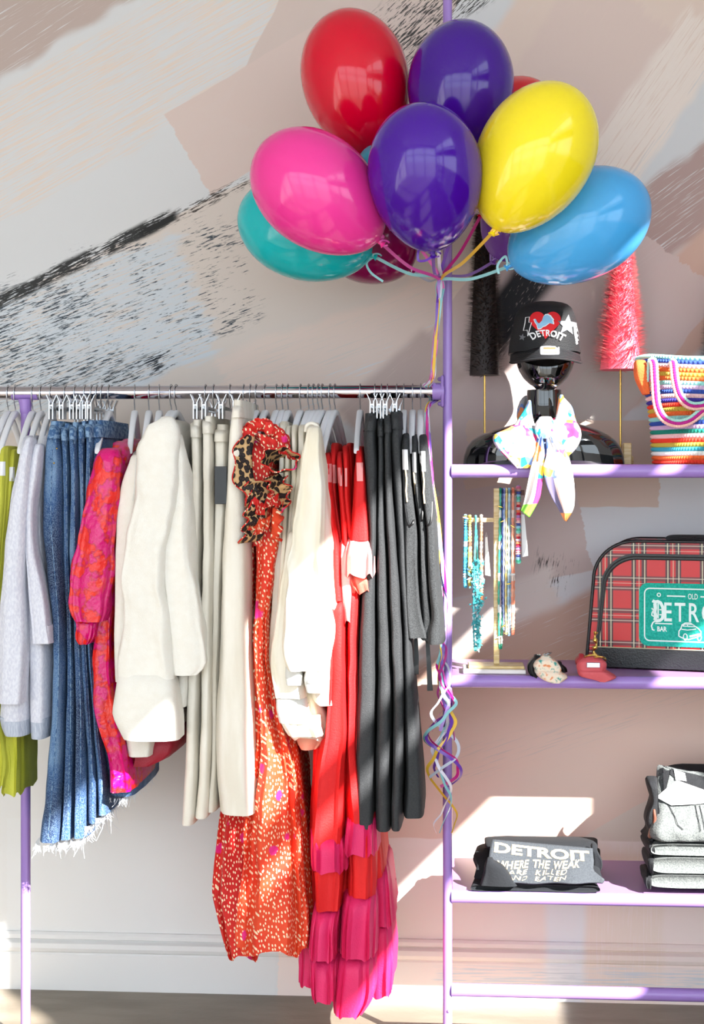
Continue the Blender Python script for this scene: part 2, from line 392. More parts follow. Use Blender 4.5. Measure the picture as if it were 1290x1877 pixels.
XL, XR, YF, ZC = -3.2, 1.9, -5.0, 3.45
struct(MB().box((XL - .1, 0, 0), (XR + .1, 0.12, ZC + .1)).build('wall_back', M['mural'], sm=False))
struct(MB().box((XL - .1, YF, -0.06), (XR + .1, 0.12, 0)).build('floor', M['floor_concrete'], sm=False))
struct(MB().box((XL - .1, YF, ZC), (XR + .1, 0, ZC + .1)).build('ceiling', M['plain_white'], sm=False))
struct(MB().box((XL - .1, YF, 0), (XL, 0, ZC)).build('wall_left', M['plain_white'], sm=False))
prof = [(0, .150), (-.006, .150), (-.012, .144), (-.012, .134), (-.006, .130), (-.020, .124), (-.022, .112), (-.018, .102), (-.012, .098), (-.016, .094), (-.016, 0), (0, 0)]
struct(MB().loft([[(xx, yy, zz) for yy, zz in prof] for xx in (XL, XR)]).build('baseboard_back', M['mural'], sm=False))
# unseen side wall on the right, openings shaped to let the sun in as bands
def zwin(v, u=700):
    p = P(u, v, -0.50); return p.z + (XR - p.x) * (SUN.z / SUN.x)
zt, z1, z2, z3, z4 = zwin(890) + .03, zwin(1280), zwin(1345), zwin(1405), zwin(1740)
wr = MB().box((XR, YF, zt), (XR + .05, 0, ZC)).box((XR, YF, 0), (XR + .05, 0, 1.60)).box((XR, -1.66, .25), (XR + .05, 0, zt)).box((XR, -3.36, .25), (XR + .05, -3.14, zt)).box((XR, YF, .25), (XR + .05, YF + .12, zt))  # piers and high sill added to keep sun off parts of wall and floor
struct(wr.build('wall_right', M['plain_white'], sm=False))
wn = thing('window_1', '', '', (XR, -2.5, 1.60)); del wn['label'], wn['category']; struct(wn)
for nm, za, zb in (('transom_bar', z2, z1), ('sun_block_panel', z4, z3)):  # unseen bar and panel, added to cut the sun into bands
    MB().box((XR + .01, YF + .12, za), (XR + .04, -1.66, zb)).build(nm, M['frame_dark'], wn, sm=False)
for yy in (-4.2,): MB().box((XR + .02, yy - .03, 1.60), (XR + .07, yy + .03, zt)).build('mullion', M['frame_dark'], wn, sm=False)
# open shop front behind the camera
wf = thing('window_2', '', '', (0, YF, 0)); del wf['label'], wf['category']; struct(wf)
MB().box((XL, YF - .08, 3.1), (XR, YF, ZC)).build('header', M['plain_white'], wf, sm=False)
for xx in (XL + .05, -1.6, 0.1, XR - .05): MB().box((xx - .04, YF - .08, 0), (xx + .04, YF, 3.1)).build('mullion', M['frame_dark'], wf, sm=False)
MB().box((XL, YF - .08, 2.3), (XR, YF, 2.37)).build('transom_bar', M['frame_dark'], wf, sm=False)
struct(MB().box((-14, -22, -.2), (14, YF - .08, -.08)).build('pavement', M['pavement'], sm=False))

# ------------------------------------------------------------------ purple pipe shelving and the clothes rail
RY = -0.364                                      # plane of the front posts and the rail
def xz(u, v, y=RY): p = P(u, v, y); return p.x, p.z
RZ = ZV(719, RY, 400); RR = 12 * PX(RY)
px0 = P(820, 900, RY).x; px1 = P(1505, 900, RY).x; YB = -0.085
sh = thing('pipe_shelf_unit', 'purple painted pipe shelving standing against the mural wall', 'shelves', (px0, RY, 0))
PR = 0.0108
for xx in (px0, px1):
    MB().tube([(xx, RY, 0.0), (xx, RY, 3.0)], PR, 20).build('post', M['purple_paint'], sh)
    MB().tube([(xx, YB, 0.0), (xx, YB, 3.0)], PR, 12).build('rear_post', M['purple_paint'], sh) if xx == px1 else None
    MB().revolve([(.0, 0), (.034, 0), (.034, .006), (.014, .010), (.0, .010)], (xx, RY, 0), n=20).build('foot_plate', M['purple_paint'], sh)
SHZ = []
for vt, r, bd in ((851, .0158, 1), (1238, .0150, 1), (1634, .0150, 1), (1806, .0150, 0)):
    zt_ = ZV(vt, RY - .008, 900); zc = zt_ - r; SHZ.append(zt_)
    for yy in ((RY, YB) if bd else (RY,)):
        t = MB(); t.tube([(px0 + (.009 if yy == RY else 0), yy, zc), (px1, yy, zc)], r if yy == RY else .008, 18); t.build('cross_tube', M['purple_paint'], sh)
    if bd:
        MB().box((px0 + .012, RY + .004, zt_ - .016), (px1 - .012, YB, zt_ - .0006)).build('shelf_board', M['lilac_board'], sh, sm=False)
        MB().tube([(px1, RY, zc), (px1, YB, zc)], .009, 10).build('side_tube', M['purple_paint'], sh)
for vv in (1850,): 
    p = P(822, vv, RY); MB().ball((p.x, RY - PR, p.z), .004).build('bolt', M['purple_paint'], sh)

rail = thing('clothes_rail', 'chrome clothes rail on a purple leg, full of hanging garments', 'clothes rail', (P(46, 900, RY).x, RY, 0))
xr0 = P(-150, 719, RY).x; xr1 = P(797, 717, RY).x
MB().tube([(xr0, RY, RZ), (xr1, RY, RZ)], RR, 28).build('rail_tube', M['chrome'], rail)
cp = MB().tube([(xr1 - .006, RY, RZ), (px0 - .008, RY, RZ)], RR * 1.32, 24)
cp.build('end_coupling', M['purple_paint'], rail)
fl = MB().box((px0 - .016, RY - .020, RZ - .037), (px0 - .0085, RY + .020, RZ + .037), bev=.003).build('flange', M['purple_paint'], rail)
for dz in (-.029, .029): MB().ball((px0 - .017, RY, RZ + dz), .0055, sc=(1.2, 1, 1)).build('bolt', M['purple_paint'], fl)
lx = P(47, 1400, RY).x
MB().tube([(lx, RY, 0), (lx, RY, RZ - .03)], .0115, 20).build('leg', M['purple_paint'], rail)
MB().revolve([(0, 0), (.036, 0), (.036, .006), (.014, .012), (0, .012)], (lx, RY, 0), n=20).build('foot_plate', M['purple_paint'], rail)
sd = MB()
rings = []
for i in range(9):
    t = i / 8; xx = lx + lerp(-.031, .031, t); w = .012 + .012 * (1 - abs(2 * t - 1)); 
    rings.append([(xx, RY + RR * 1.12 * math.sin(a), RZ - RR * 1.12 * math.cos(a)) for a in [lerp(-1.25, 1.25, k / 10) for k in range(11)]] + [(xx, RY + RR * 1.02 * math.sin(a), RZ - RR * 1.02 * math.cos(a)) for a in [lerp(1.25, -1.25, k / 10) for k in range(11)]])
sd.loft(rings); sd.revolve([(.0115, -.05), (.0135, -.045), (.0145, -.03), (.018, -RR * 1.0)], (lx, RY, RZ), n=20)
sd.build('saddle_bracket', M['purple_paint'], rail)

# ------------------------------------------------------------------ hangers
def make_white():
    r = thing('clothes_hanger', 'x', 'hanger', (0, 0, 0), 'white hangers on the chrome rail')
    pts = [(0, RR * 1.12 * math.cos(a) , RR * 1.12 * math.sin(a)) for a in [math.radians(k) for k in range(-20, 181, 20)]]
    pts = [(0, p[1], p[2] + .0015) for p in pts] + [(0, -RR * 1.05, -.012), (0, -.010, -.026), (0, 0, -.036), (0, 0, -.056)]
    MB().tube(spline(pts, 34), .0014, 8).build('hook', M['steel'], r, local=True)
    arm = MB(); rings = []
    path = spline([(0, .150, -.142), (0, .14, -.132), (0, .09, -.094), (0, .04, -.064), (0, 0, -.05), (0, -.04, -.064), (0, -.09, -.094), (0, -.14, -.132), (0, -.150, -.142)], 33)
    for i, p in enumerate(path):
        t = abs(i / 32 * 2 - 1); w = lerp(.0078, .0060, t); h = lerp(.0080, .0055, t)
        rings.append([(w * math.copysign(abs(math.cos(a)) ** .6, math.cos(a)), p.y, p.z + h * math.copysign(abs(math.sin(a)) ** .6, math.sin(a))) for a in [2 * PI * k / 12 for k in range(12)]])
    arm.loft(rings); arm.build('arms', M['white_plastic'], r, local=True)
    return r
def make_clip():
    r = thing('clip_hanger', 'x', 'hanger', (0, 0, 0), 'clip hangers on the chrome rail')
    pts = [(0, RR * 1.12 * math.cos(a), RR * 1.12 * math.sin(a) + .0015) for a in [math.radians(k) for k in range(-20, 181, 20)]] + [(0, -RR * 1.05, -.012), (0, -.010, -.026), (0, 0, -.034), (0, 0, -.044)]
    MB().tube(spline(pts, 34), .0014, 8).build('hook', M['steel'], r, local=True)
    MB().box((-.003, -.15, -.046), (.003, .15, -.038), bev=.0015).build('bar', M['clear_plastic'], r, local=True)
    for yy in (-.13, .13):
        c = MB()
        for s in (-1, 1):
            c.box((s * .004 - .0012, yy - .016, -.068), (s * .004 + .0012, yy + .016, -.030))
            c.add([(s * .003, yy - .012, -.030), (s * .003, yy + .012, -.030), (s * .011, yy + .012, -.012), (s * .011, yy - .012, -.012), (s * .0045, yy - .012, -.030), (s * .0045, yy + .012, -.030), (s * .0125, yy + .012, -.012), (s * .0125, yy - .012, -.012)],
                  [(0, 1, 2, 3), (7, 6, 5, 4), (0, 3, 7, 4), (1, 5, 6, 2), (3, 2, 6, 7), (0, 4, 5, 1)])
        c.tube([(0, yy - .012, -.040), (0, yy + .012, -.040)], .0055, 10)
        c.build('clip', M['steel'], r, local=True, sm=False)
    return r
WH = make_white(); CH = make_clip(); USED = {'w': 0, 'c': 0}
def hang(kind, u, label, yaw=0.0):
    src = WH if kind == 'w' else CH
    loc = (P(u, 719, RY).x, RY, RZ)
    o = src if not USED[kind] else copy_tree(src, loc)
    USED[kind] = 1; o.location = loc; o.rotation_euler = (0, 0, math.radians(yaw)); o['label'] = label
    return o

# ------------------------------------------------------------------ garments
def rowat(rows, v):
    if v <= rows[0][0]: return rows[0][1], rows[0][2]
    for i in range(len(rows) - 1):
        a, b = rows[i], rows[i + 1]
        if v <= b[0]:
            t = (v - a[0]) / (b[0] - a[0])
            pa = rows[max(i - 1, 0)]; pb = rows[min(i + 2, len(rows) - 1)]
            out = []
            for k in (1, 2):
                ma = (b[k] - pa[k]) / max(b[0] - pa[0], 1) * (b[0] - a[0]); mb_ = (pb[k] - a[k]) / max(pb[0] - a[0], 1) * (b[0] - a[0])
                t2, t3 = t * t, t * t * t
                out.append((2 * t3 - 3 * t2 + 1) * a[k] + (t3 - 2 * t2 + t) * ma + (-2 * t3 + 3 * t2) * b[k] + (t3 - t2) * mb_)
            return out[0], out[1]
    return rows[-1][1], rows[-1][2]
def cloth(name, rows, yc, b, m, parent, k=5, amp=.004, n=56, hem=True, top=True, seed=0, p=.5, wob=.003, amp_top=.3, btop=None, step=11, lean=0.0, wavy=0.0, drift=.004, hemr=.9):
    """closed fabric volume whose outline follows rows of (pixel row, left, right); yc, b: depth centre and half depth"""
    v0, v1 = rows[0][0], rows[-1][0]; nr = max(6, int((v1 - v0) / step)); rings = []; rnd = random.Random(seed); ph = rnd.random() * 6; ph2 = rnd.random() * 6
    for j in range(nr + 1):
        t = j / nr; v = lerp(v0, v1, t); uL, uR = rowat(rows, v); 
        if uR - uL < 2: uR = uL + 2
        bb = b if btop is None else lerp(btop, b, smooth(min(1, t * 3)))
        if top and j < 3: bb *= (.72, .9, .97)[j]
        yf = yc - .85 * bb; A = P(uL, v, yf); B = P(uR, v, yf); xc = (A.x + B.x) / 2; a = (B.x - A.x) / 2; z = A.z
        am = amp * lerp(amp_top, 1, smooth(t * 1.4)); ring = []
        for i in range(n):
            th = 2 * PI * i / n; c, s = math.cos(th), math.sin(th)
            ex = math.copysign(abs(c) ** p, c); ey = math.copysign(abs(s) ** p, s)
            d = am * (math.sin(k * th + ph + drift * v) + .45 * math.sin(k * 2.3 * th + ph2 - drift * 1.7 * v))
            x = xc + a * ex + d * .25 * c; y = yc - bb * ey - d * s
            nz = noise.noise((x * 9 + seed * 3.3, y * 9, z * 5)) * wob + noise.noise((x * 26 + z * 14 + seed, y * 20, z * 9)) * wob * .55
            zz = z + (wavy * math.sin(k * th + ph + drift * v) * t ** 3 if wavy else 0)
            ring.append((x + nz + lean * (y - yc), y + nz * .6, zz))
        rings.append(ring)
    if top:
        c0 = sum((Vector(q) for q in rings[0]), Vector()) / n
        for s_, dz in ((.55, .006), (.8, .004)) [::-1]:
            pass
        rings.insert(0, [tuple(c0 + (Vector(q) - c0) * .8 + Vector((0, 0, .005))) for q in rings[0]])
        rings.insert(0, [tuple(c0 + (Vector(q) - c0) * .45 + Vector((0, 0, .0065))) for q in rings[1]])
    if hem:
        c1 = sum((Vector(q) for q in rings[-1]), Vector()) / n; base = rings[-1]
        rings.append([tuple(c1 + (Vector(q) - c1) * hemr + Vector((0, 0, .001))) for q in base])
        rings.append([tuple(c1 + (Vector(q) - c1) * (hemr - .06) + Vector((0, 0, .04))) for q in base])
    mb = MB().loft(rings); o = mb.build(name, m, parent); o['_'] = 0; del o['_']
    return o, mb
def garment(name, label, cat, group, u, yaw=None, hangkind='w', hlabel=None):
    if hlabel: hang(hangkind, u, hlabel, yaw or 0.0)
    return thing(name, label, cat, (P(u, 719, RY).x, RY, RZ - .06), group)
YC = RY                                             # rail depth: garments hang centred on it
def seamline(name, pts, y, m, parent, r=.0009):
    MB().tube([P(u, v, y) for u, v in pts], r, 5).build(name, m, parent)
def patch_rows(name, rows, bvh, off, m, parent, n=10, step=9):
    """thin cloth piece laid on an existing surface: pixel outline projected along the view on it"""
    nr = max(3, int((rows[-1][0] - rows[0][0]) / step)); vs = []; fs = []
    for j in range(nr + 1):
        v = lerp(rows[0][0], rows[-1][0], j / nr); a, b = rowat(rows, v)
        for i in range(n + 1): vs.append(onto(bvh, lerp(a, b, i / n), v, off))
    w = n + 1
    for j in range(nr):
        for i in range(n): fs.append((j * w + i, j * w + i + 1, (j + 1) * w + i + 1, (j + 1) * w + i))
    return MB().add(vs, fs).build(name, m, parent)
def onto(bvh, u, v, off, fallback_y=-.5):
    q = P(u, v, fallback_y); d = (q - CAM).normalized(); h = bvh.ray_cast(CAM, d)
    if h[0] is None:
        h2 = bvh.find_nearest(q); return (h2[0] - d * off) if h2[0] is not None else q
    return h[0] - d * off

# --- chartreuse blouses at the left edge
for i, (u, lab, rows, clip, yy) in enumerate((
    (15, 'chartreuse blouse hanging furthest left on the rail', [(822, 2, 15), (860, -6, 15), (960, -16, 10), (1100, -26, 2), (1300, -28, 8), (1400, -24, 18), (1442, -20, 13)], (5, 862), 0),
    (28, 'chartreuse blouse hanging beside the grey sweatshirts', [(828, 17, 31), (880, 12, 30), (1000, -6, 18), (1150, -12, 12), (1320, 2, 34), (1400, 6, 37), (1455, 2, 37)], (22, 872), .02))):
    g = garment('blouse', lab, 'blouse', 'chartreuse blouses', u, 4, 'w', ('white hanger of the leftmost chartreuse blouse', 'white hanger of the second chartreuse blouse')[i])
    o, mb = cloth('body', rows, YC - .09 + yy, .085, M['chartreuse'], g, k=8, amp=.006, seed=i, wavy=.006)
    bv = mb.bvh(); uu, vv = clip
    patch_rows('white_hanger_loop', [(vv - 16, uu - 5, uu + 5), (vv + 10, uu - 5, uu + 5)], bv, .002, M['white_plastic'], g, n=3)

# --- heather grey sweatshirts
for i, (u, lab, hl, body, slv, hemrows) in enumerate((
    (60, 'pale heather grey sweatshirt, leftmost of three, with blue-grey ribbed hem', 'white hanger of the leftmost grey sweatshirt',
     [(802, 46, 58), (850, 34, 58), (940, 16, 50), (1060, 6, 56), (1200, 0, 58), (1318, -6, 56)], [(806, 46, 58), (850, 34, 55), (900, 24, 50), (960, 10, 46), (1060, 2, 42), (1150, -4, 44), (1290, -8, 40)], [(1312, -6, 55), (1330, -3, 55), (1346, 4, 54)]),
    (75, 'pale heather grey sweatshirt in the middle of three', 'white hanger of the middle grey sweatshirt',
     [(815, 60, 75), (850, 55, 74), (940, 46, 66), (1060, 50, 78), (1180, 52, 93), (1320, 54, 94)], [(818, 60, 74), (860, 52, 70), (930, 46, 62), (1000, 46, 62), (1080, 50, 76), (1180, 60, 92)], [(1314, 55, 94), (1334, 55, 93), (1351, 56, 91)]),
    (93, 'pale heather grey sweatshirt against the blue jeans', 'white hanger of the grey sweatshirt against the jeans',
     [(800, 80, 96), (860, 74, 90), (940, 64, 82), (1060, 66, 88), (1200, 72, 97), (1300, 72, 97)], None, [(1294, 74, 97), (1340, 74, 95)]))):
    g = garment('sweatshirt', lab, 'sweatshirt', 'grey sweatshirts', u, 5, 'w', hl)
    yy = (-.015, .0, .02)[i]
    cloth('body', body, YC + yy, .19, M['heather'], g, k=4, amp=.004, seed=10 + i)
    if slv: cloth('sleeve', slv, YC + yy - .185, .035, M['heather'], g, k=3, amp=.003, seed=20 + i, n=36)
    cloth('hem_band', hemrows, YC + yy - .004, .187, M['heather_rib'], g, k=4, amp=.003, seed=10 + i, top=False)

# --- blue jeans on clip hangers
JE = [(120, [(778, 94, 108), (800, 86, 112), (850, 80, 116), (950, 75, 118), (1060, 86, 122), (1150, 96, 123), (1300, 94, 121), (1400, 85, 118), (1480, 76, 116), (1540, 68, 114)], 'with the widest faded leg, leftmost on its clip hanger', -.02),
      (138, [(782, 112, 127), (850, 116, 129), (1000, 118, 130), (1150, 123, 136), (1300, 122, 140), (1450, 117, 138), (1535, 113, 137)], 'second from the grey sweatshirts', -.005),
      (156, [(780, 128, 143), (850, 129, 145), (1000, 130, 147), (1150, 136, 151), (1300, 140, 158), (1450, 137, 162), (1532, 134, 163)], 'third from the grey sweatshirts', -.01),
      (168, [(778, 144, 156), (850, 146, 158), (1000, 147, 160), (1180, 150, 164), (1300, 157, 171), (1420, 161, 180), (1505, 161, 181)], 'fourth from the grey sweatshirts', .0),
      (178, [(776, 157, 170), (850, 158, 172), (1000, 160, 172), (1180, 163, 172), (1300, 170, 181), (1420, 179, 196), (1490, 179, 200)], 'fifth from the grey sweatshirts', .004),
      (187, [(776, 171, 190), (850, 172, 192), (1000, 172, 188), (1180, 171, 186), (1300, 180, 204), (1420, 195, 250), (1455, 198, 252)], 'half hidden behind the red jacquard blouse', .03)]
def fray(rows_hem, yc, b, seed, parent, dens=260, ln=.016):
    rnd = random.Random(seed); mb = MB(); v, a, c = rows_hem
    for _ in range(dens):
        th = rnd.random() * 2 * PI; u = lerp(a, c, .5 + .5 * math.copysign(abs(math.cos(th)) ** .75, math.cos(th))); y = yc - b * math.copysign(abs(math.sin(th)) ** .75, math.sin(th))
        x = P(u, v, yc - .6 * b).x; z = P(u, v, yc - .6 * b).z + .004
        L = ln * rnd.uniform(.4, 1.3) * (2.6 if rnd.random() < .05 else 1); dx = rnd.gauss(0, .35) * L; dy = rnd.gauss(0, .3) * L; w = .0006
        mb.tube([(x, y, z), (x + dx * .4, y + dy * .4, z - L * .6), (x + dx, y + dy, z - L)], [w, w * .9, w * .3], 3, cap=False)
    o = mb.build('frayed_hem', M['denim_fray'], parent); o['kind'] = 'stuff'; return o
for i, (u, rows, lab, yy) in enumerate(JE):
    g = garment('jeans', 'blue jeans with frayed hem, ' + lab, 'jeans', 'blue jeans', u, 2, 'c', 'clip hanger of the %s blue jeans from the left' % ('first', 'second', 'third', 'fourth', 'fifth', 'sixth')[i])
    o, mb = cloth('leg', rows, YC + yy, .165, M['denim'], g, k=4, amp=.003, seed=30 + i, hem=True)
    r0 = rowat(rows, rows[0][0]); r1 = rowat(rows, rows[0][0] + 26)
    cloth('waistband', [(rows[0][0] - 2, r0[0] - 1, r0[1] + 1), (rows[0][0] + 26, r1[0] - 1.5, r1[1] + 1.5)], YC + yy, .172, M['denim_seam'], g, k=2, amp=.001, seed=i, step=6)
    bv = mb.bvh(); um = (r1[0] + r1[1]) / 2
    if i < 5: patch_rows('belt_loop', [(rows[0][0] + 2, um - 2, um + 3), (rows[0][0] + 34, um - 1, um + 4)], bv, .012, M['denim_seam'], g, n=2, step=6)
    if i < 5:
        sm_ = [(v, rowat(rows, v)) for v in range(int(rows[0][0]) + 40, int(rows[-1][0]), 30)]
        MB().tube([onto(bv, lerp(a, c, .42), v, .0006) for v, (a, c) in sm_], .0011, 5).build('side_seam', M['denim_seam'], g)
    fray((rows[-1][0], rows[-1][1], rows[-1][2]), YC + yy, .165, 50 + i, g, 240 if i < 5 else 160)
    if i == 0:
        MB().tube([onto(bv, uu, vv, .0008) for uu, vv in ((92, 840), (100, 850), (110, 857), (117, 860))], .0012, 5).build('pocket_seam', M['denim_seam'], g)
        for uu, vv in ((104, 822), (99, 849)): MB().ball(onto(bv, uu, vv, .001), .0022).build('rivet', M['gold'], g)

# --- red and magenta jacquard blouses
g = garment('blouse', 'red and magenta floral jacquard blouse with puffed sleeve', 'blouse', 'jacquard blouses', 200, 3, 'w', 'white hanger of the puff sleeved red blouse')
cloth('body', [(812, 206, 238), (860, 200, 236), (920, 196, 230), (1000, 186, 214), (1100, 176, 209), (1170, 171, 207), (1250, 172, 212), (1350, 180, 229), (1410, 190, 244), (1448, 195, 246)], YC - .01, .185, M['jacquard'], g, k=7, amp=.006, seed=60, wob=.010)
cloth('sleeve', [(826, 184, 216), (850, 167, 218), (920, 150, 212), (990, 136, 206), (1060, 125, 198), (1100, 121, 192), (1125, 126, 188), (1140, 134, 182)], YC - .19, .055, M['jacquard'], g, k=5, amp=.006, seed=61, n=64, wob=.014)
cloth('sleeve_cuff', [(1134, 136, 180), (1150, 140, 176), (1170, 139, 172), (1181, 146, 164)], YC - .19, .035, M['jacquard'], g, k=9, amp=.004, seed=62, n=54, step=5)
g = garment('blouse', 'red jacquard blouse tucked behind the cream coats with its dark hem showing', 'blouse', 'jacquard blouses', 247, 8, 'w', 'white hanger of the red blouse next to the coats')
cloth('body', [(808, 222, 243), (840, 224, 244), (950, 214, 240), (1060, 208, 240), (1200, 207, 250), (1320, 222, 300), (1350, 232, 300)], YC + .02, .175, M['jacquard'], g, k=6, amp=.005, seed=63)
cloth('lining_hem', [(1330, 226, 318), (1350, 230, 327), (1368, 232, 328), (1386, 236, 316), (1402, 240, 282)], YC + .02, .165, M['jacquard_dark'], g, k=6, amp=.004, seed=64)

# --- cream wool coats
g = garment('coat', 'cream wool coat at the left, seam across its sleeve, next to the red blouse', 'coat', 'cream coats', 273, 7, 'w', 'white hanger of the leftmost cream coat')
cloth('body', [(830, 241, 262), (880, 228, 258), (975, 222, 262), (1100, 220, 262), (1250, 220, 268), (1345, 228, 286), (1384, 234, 281)], YC - .0, .18, M['cream_wool'], g, k=4, amp=.004, seed=70)
cloth('sleeve', [(838, 238, 262), (880, 224, 258), (914, 217, 252), (975, 212, 248), (1100, 209, 240), (1200, 209, 240), (1250, 212, 240)], YC - .185, .04, M['cream_wool'], g, k=3, amp=.004, seed=71, n=40)
g = garment('coat', 'cream wool coat with a deep turned-back cuff, frontmost of the coats', 'coat', 'cream coats', 292, 7, 'w', 'white hanger of the cream coat with turned-back cuff')
cloth('body', [(772, 290, 318), (790, 270, 322), (830, 256, 322), (920, 250, 318), (1100, 250, 312), (1290, 252, 322), (1340, 256, 322)], YC - .02, .19, M['cream_wool'], g, k=4, amp=.004, seed=72)
o, mb = cloth('sleeve', [(768, 292, 316), (784, 268, 324), (826, 248, 326), (918, 242, 318), (1005, 229, 302), (1100, 219, 300), (1200, 211, 309), (1245, 212, 314)], YC - .225, .045, M['cream_wool'], g, k=3, amp=.005, seed=73, n=72, wob=.014)
cloth('cuff', [(1238, 214, 313), (1246, 211, 316), (1290, 205, 322), (1312, 203, 326), (1336, 212, 328), (1357, 222, 328)], YC - .225, .056, M['cream_wool'], g, k=2, amp=.003, seed=74, n=60, hemr=.93)
seamline('stitching', [(250, 840), (246, 900), (243, 918)], YC - .27, M['cuff_grey'], g)
g = garment('coat', 'cream wool coat with wide open sleeve, beside the cream trousers', 'coat', 'cream coats', 314, -4, 'w', 'white hanger of the cream coat with open sleeve')
cloth('body', [(778, 312, 330), (820, 306, 336), (930, 306, 340), (1100, 316, 350), (1240, 322, 352), (1292, 323, 348)], YC + .0, .185, M['cream_wool'], g, k=4, amp=.004, seed=75)
cloth('sleeve', [(800, 306, 330), (850, 300, 338), (930, 300, 342), (1000, 297, 349), (1100, 301, 360), (1160, 308, 368), (1205, 312, 372), (1222, 315, 372), (1238, 320, 356)], YC - .2, .05, M['cream_wool'], g, k=3, amp=.004, seed=76, n=60, hemr=.86, wob=.012)
g = garment('coat', 'cream wool coat, its collar just showing behind the front coats', 'coat', 'cream coats', 323, -6, 'w', 'white hanger of the rearmost cream coat')
cloth('body', [(792, 322, 343), (830, 326, 345), (900, 327, 345), (1050, 328, 350), (1200, 330, 352), (1280, 326, 350)], YC + .03, .175, M['cream_wool'], g, k=4, amp=.003, seed=77)

# --- cream trousers on clip hangers
def trousers(u, rows, lab, hl, yy, seed, name='trousers', m='cream_trouser', grp='cream trousers', k=4, amp=.003, band=24):
    g = garment(name, lab, 'trousers', grp, u, 0, 'c', hl)
    o, mb = cloth('leg', rows, YC + yy, .17, M[m], g, k=k, amp=amp, seed=seed)
    r0 = rowat(rows, rows[0][0]); r1 = rowat(rows, rows[0][0] + band)
    cloth('waistband', [(rows[0][0] - 1, r0[0] - 1, r0[1] + 1), (rows[0][0] + band, r1[0] - 1.5, r1[1] + 1.5)], YC + yy, .174, M[m], g, k=2, amp=.001, seed=seed, step=6)
    return g, mb.bvh()
trousers(377, [(778, 348, 369), (850, 350, 370), (1000, 349, 369), (1200, 346, 369), (1300, 342, 366), (1400, 338, 366), (1480, 332, 363), (1508, 331, 360)], 'cream trousers hanging next to the coats, longest hem of their row', 'clip hanger of the cream trousers by the coats', -.01, 80)
trousers(392, [(771, 371, 391), (850, 371, 392), (1000, 370, 391), (1200, 367, 391), (1400, 364, 389), (1470, 357, 386), (1496, 354, 384)], 'cream trousers, second from the coats, with a clipped waistband', 'clip hanger of the second cream trousers', -.012, 81)
g, bv = trousers(422, [(786, 393, 420), (850, 393, 420), (1000, 391, 412), (1200, 389, 406), (1400, 386, 402), (1484, 381, 400)], 'cream trousers with a black label tag at the waist', 'clip hanger of the cream trousers with black tag', .012, 82)
MB().box(P(393, 924, YC - .185), P(416, 855, YC - .183), bev=.0008).build('label_tag', M['rubber_black'], g, sm=False)
trousers(447, [(742, 428, 446), (790, 420, 449), (870, 415, 450), (970, 407, 456), (1040, 402, 457), (1200, 396, 462), (1300, 391, 466), (1400, 390, 470), (1490, 398, 473)], 'wide cream trousers hanging in front of the leopard lined dress', 'clip hanger of the wide cream trousers', -.035, 83, amp=.004)

# --- polka dot dresses with leopard lined frills
g = garment('dress', 'long red dress with cream flecks, pink flowers and a leopard lined frill bodice', 'dress', 'flecked dresses', 470, -3, 'w', 'white hanger inside the leopard frilled bodice')
cloth('skirt', [(960, 462, 522), (1040, 464, 506), (1100, 464, 500), (1200, 466, 500), (1300, 468, 514), (1350, 466, 530), (1400, 462, 543), (1490, 446, 551), (1600, 436, 563), (1690, 428, 574), (1728, 428, 572), (1742, 430, 570)], YC - .0, .185, M['polka'], g, k=8, amp=.017, seed=90, n=120, wavy=.012, wob=.008)
o, bod = cloth('bodice', [(800, 452, 506), (850, 446, 506), (900, 452, 500), (960, 456, 502), (1000, 460, 512)], YC - .02, .16, M['polka_red'], g, k=5, amp=.006, seed=91)
g2 = garment('dress', 'dark red flecked dress hanging behind the cream trousers, hem fanning left', 'dress', 'flecked dresses', 459, 0, 'w', 'white hanger of the rear flecked dress')
cloth('skirt', [(830, 452, 470), (1000, 452, 468), (1200, 450, 468), (1300, 444, 468), (1400, 424, 470), (1490, 403, 468), (1560, 394, 470), (1640, 386, 470), (1690, 396, 472), (1730, 406, 476), (1752, 412, 480)], YC + .03, .17, M['polka_red'], g2, k=7, amp=.014, seed=92, n=90, wavy=.012)
def frill(name, path, wdir, m, parent, waves=5, amp=.008, n=60, rows=7, ph=0, edge='polka_red', taper=0.0):
    """ruffle strip: path of (u,v,y) along its sewn edge, wdir (du,dv,dy metres) to its free edge"""
    pp = spline([Vector(P(u, v, y)) for u, v, y in path], n); s = PX(-.6); vs = []; fs = []; free = []
    for i, q in enumerate(pp):
        t = i / (n - 1); w = 1 - taper * abs(2 * t - 1) ** 2
        for j in range(rows):
            r = j / (rows - 1); a = amp * r * math.sin(waves * 2 * PI * t + ph); a2 = amp * .6 * r * math.sin(waves * 2 * PI * t + ph + 1.5)
            vs.append(q + Vector((wdir[0] * s * r * w + a2, wdir[2] * r * w - a, -wdir[1] * s * r * w + a2 * .4)))
        free.append(vs[-1])
    for i in range(n - 1):
        for j in range(rows - 1): fs.append((i * rows + j, i * rows + j + 1, (i + 1) * rows + j + 1, (i + 1) * rows + j))
    o = MB().add(vs, fs).build(name, m, parent, solid=.0012)
    MB().tube(free, .0016, 5).build('frill_trim', M[edge], o)
    return o
yf = YC - .18
frill('leopard_frill', [(468, 800, yf), (462, 830, yf - .01), (464, 870, yf - .02), (476, 905, yf - .02), (478, 930, yf)], (-34, -2, -.025), M['leopard'], g, 2.5, .010, taper=.4)
frill('leopard_frill', [(492, 880, yf), (494, 905, yf), (490, 935, yf - .01), (486, 965, yf - .01), (480, 990, yf)], (-36, 4, -.03), M['leopard'], g, 4.5, .012, ph=1)
frill('leopard_frill', [(512, 868, yf + .01), (520, 880, yf), (524, 900, yf)], (-24, 10, -.03), M['leopard'], g, 2, .010, ph=2)
